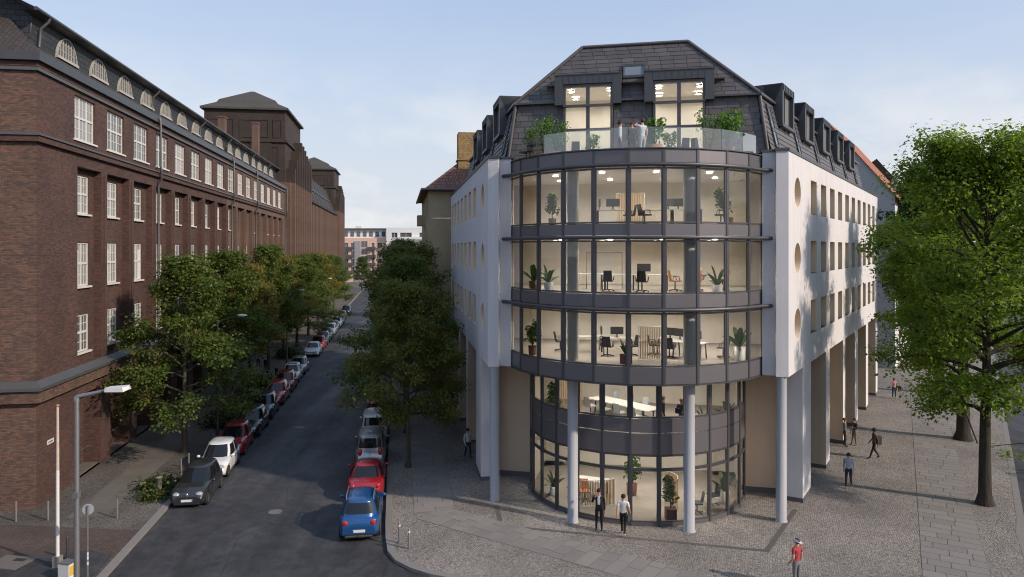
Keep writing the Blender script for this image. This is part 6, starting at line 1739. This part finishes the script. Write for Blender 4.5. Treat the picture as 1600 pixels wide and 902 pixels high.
# ---------------------------------------------------------------- street furniture
lx, ly, _ = gnd(120, 975)
LP = thing('street_lamp', 'tall grey street lamp with flat white lamp head over the road', 'street lamp', (lx, ly, 0))
hz_ = CAMZ - (622 - HOR) * ly / F_PX
k = ly / F_PX
MB().tube([(0, 0, 0), (0, 0, 3.0), (0, 0, hz_ + .05)], [.10, .085, .07], 12).build('mast', steel_m, LP)
MB().tube([(0, 0, hz_ - .12), (0, 0, hz_ + .02), (.06, 0, hz_ + .06), (46 * k, .1, hz_ + .24)], [.085, .085, .065, .05], 10).build('arm', steel_m, LP)
h = MB(); x0, x1 = 45 * k, 80 * k
h.add([(x0, -.08, hz_ + .20), (x1 - .08, -.16, hz_ + .22), (x1, 0.1, hz_ + .27), (x1 - .08, .36, hz_ + .22), (x0, .28, hz_ + .20), (x0, -.06, hz_ + .33), (x1 - .12, -.13, hz_ + .37), (x1 - .02, .1, hz_ + .36), (x1 - .12, .33, hz_ + .37), (x0, .26, hz_ + .33)],
      [(4, 3, 2, 1, 0), (5, 6, 7, 8, 9), (0, 1, 6, 5), (1, 2, 7, 6), (2, 3, 8, 7), (3, 4, 9, 8), (4, 0, 5, 9)])
h = h.build('lamp_head', white_m, LP); MB().box(x0 + .14, x1 - .2, -.04, .24, hz_ + .185, hz_ + .20).build('lens', curtain_m, h)
MB().box(-.07, .07, -.11, .11, 4.1, 4.3).build('bracket', steel_m, LP)
fx_, fy_, _ = gnd(90, 886)
FP = thing('flagpole', 'white flagpole with rusty top in a square foot near the brick corner', 'flagpole', (fx_, fy_, 0))
ft = CAMZ - (634 - HOR) * fy_ / F_PX
MB().tube([(0, 0, .3), (0, 0, ft * .6)], [.065, .06], 12).build('pole', white_m, FP); MB().tube([(0, 0, ft * .6 + .001), (0, 0, ft - .05)], [.058, .045], 12).build('upper_pole', plain('weathered_white', (.50, .42, .33), .7, 0, .3, 6), FP)
MB().lathe([(.03, ft - .05), (.07, ft - .02), (.06, ft + .04), (0, ft + .06)], 12).build('cap', pot_t, FP); MB().box(-.13, .13, -.13, .13, 0, .42).build('foot', kerb_m, FP)
sx_, sy_, _ = gnd(137, 906)
RS = thing('road_sign', 'round road sign seen from behind on a stickered grey post', 'sign', (sx_, sy_, 0), R(12))
st_ = CAMZ - (790 - HOR) * sy_ / F_PX
MB().tube([(0, 0, 0), (0, 0, st_)], .03, 10).build('post', steel_m, RS)
m = MB(); m.T = Matrix.Translation((0, .045, st_ - .16)) @ Matrix.Rotation(R(90), 4, 'X'); m.lathe([(.2, -.006), (.2, .006)], 26); m.build('disc', plain('sign_back_grey', (.38, .41, .43), .5, .2, .06), RS)
for q in (.55, .75, .9): MB().lathe([(.0315, q), (.0315, q + .12)], 10).build('sticker', white_m, RS)
ub = gnd(106, 905)
UB = thing('utility_box', 'small grey utility box with yellow stickers beside the flagpole', 'box', (ub[0], ub[1], 0), R(-14))
MB().box(-.24, .24, -.2, .2, 0, .62).build('housing', white_m, UB); MB().box(-.25, .25, -.21, .21, .62, .66).build('lid', steel_m, UB); MB().box(.242, .246, -.17, .17, .2, .55).build('sticker', yellow_m, UB)
cov = gnd(25, 880)
MH = thing('manhole_cover', 'pale concrete manhole slab with iron lid in the pavement', 'manhole cover', (cov[0] - .2, cov[1], .012), R(-10))
MB().box(-.7, .7, -.55, .55, 0, .03).build('slab', slab_old, MH); MB().box(-.05, .42, .12, .34, .031, .04).build('lid', steel_d, MH); MB().box(-1.4, -.72, -.75, .2, 0, .028).build('slab', slab_old, MH)
# bollards
bm_ = MB(); bm_.lathe([(.045, 0), (.045, .86), (.035, .90), (0, .91)], 10); bol_r = bm_.mesh('post', rust_m); bol_s = bm_.mesh('post', steel_m); bol_d = bm_.mesh('post', steel_d)
rg_ = MB(); rg_.lathe([(.05, .70), (.05, .78)], 10); rgm = rg_.mesh('ring', white_m)
def bollard(x, y, label, me, h=1.0, grp='slim bollards'):
    p = gnd(x, y); T = thing('bollard', label, 'bollard', p, 0, grp); o = obj('post', me, T); o.scale = (1, 1, h)
    if me is bol_s: obj('ring', rgm, o)
for a in ((25, 815, 'leftmost worn bollard at the brick corner', bol_r, 1.0), (75, 813, 'worn bollard with weeds right of the brick corner', bol_r, .95), (183, 810, 'worn bollard standing alone on the brick pavement', bol_r, .95), (105, 874, 'dark leaning bollard behind the utility box', bol_d, 1.0), (624, 849, 'pale bollard nearer the kerb at the rounded corner', bol_s, 1.0), (639, 858, 'second pale bollard at the rounded corner', bol_s, .95),
          (283, 742, 'bollard behind the dark grey hatchback', bol_r, .95), (295, 732, 'bollard beside the white small hatchback', bol_r, .95), (330, 690, 'bollard beside the red hatchback', bol_r, .9), (346, 672, 'bollard beside the first black car', bol_d, .9), (385, 625, 'dark bollard beside the red pair', bol_d, .9), (408, 598, 'dark bollard beside the white small car', bol_d, .9)):
    bollard(*a)
for (x, y, lb) in ((248, 770, 'short stout post in the weeds by the dark grey hatchback'), (384, 640, 'stout dark post beside the second black car'), (432, 588, 'stout dark post before the white saloon')):
    p = gnd(x, y); T = thing('stout_post', lb, 'post', p, 0, 'stout posts'); MB().lathe([(.14, 0), (.14, .72), (.17, .73), (.17, .80), (0, .83)], 14).build('post', rust_m if x < 300 else steel_d, T)
# dark lamp masts on the brick pavement
for i, (Y, lb) in enumerate(((46.2, 'dark street lamp mast rising into the nearest maple'), (74.5, 'dark lamp mast halfway down the brick pavement'), (104, 'dark lamp mast far down the brick pavement'))):
    T = thing('lamp_mast', lb, 'street lamp', kt(Y, -.75), 0, 'dark lamp masts')
    MB().tube([(0, 0, 0), (0, 0, 1.1), (0, 0, 1.12), (0, 0, 7.6)], [.11, .10, .075, .06], 10).build('mast', steel_d, T); MB().tube([(0, 0, 7.5), (1.3, .1, 7.9)], .04, 8).build('arm', steel_d, T); MB().ball((1.55, .12, 7.9), (.34, .14, .09), 12, 6).build('lamp_head', white_m, T)
for i, (x, y, lb) in enumerate(((430, 800, 'round iron manhole cover in the road left of the blue car'), (468, 668, 'round iron manhole cover farther up the road'))):
    q = gnd(x, y, -.12); T = thing('manhole_cover', lb, 'manhole cover', (q[0], q[1], -.118), 0, 'road manhole covers')
    MB().lathe([(.38, 0), (.38, .006), (.33, .006), (.325, .002)], 24).build('ring', steel_d, T); MB().lathe([(.32, .0), (.32, .006)], 24).build('lid', rust_m, T)
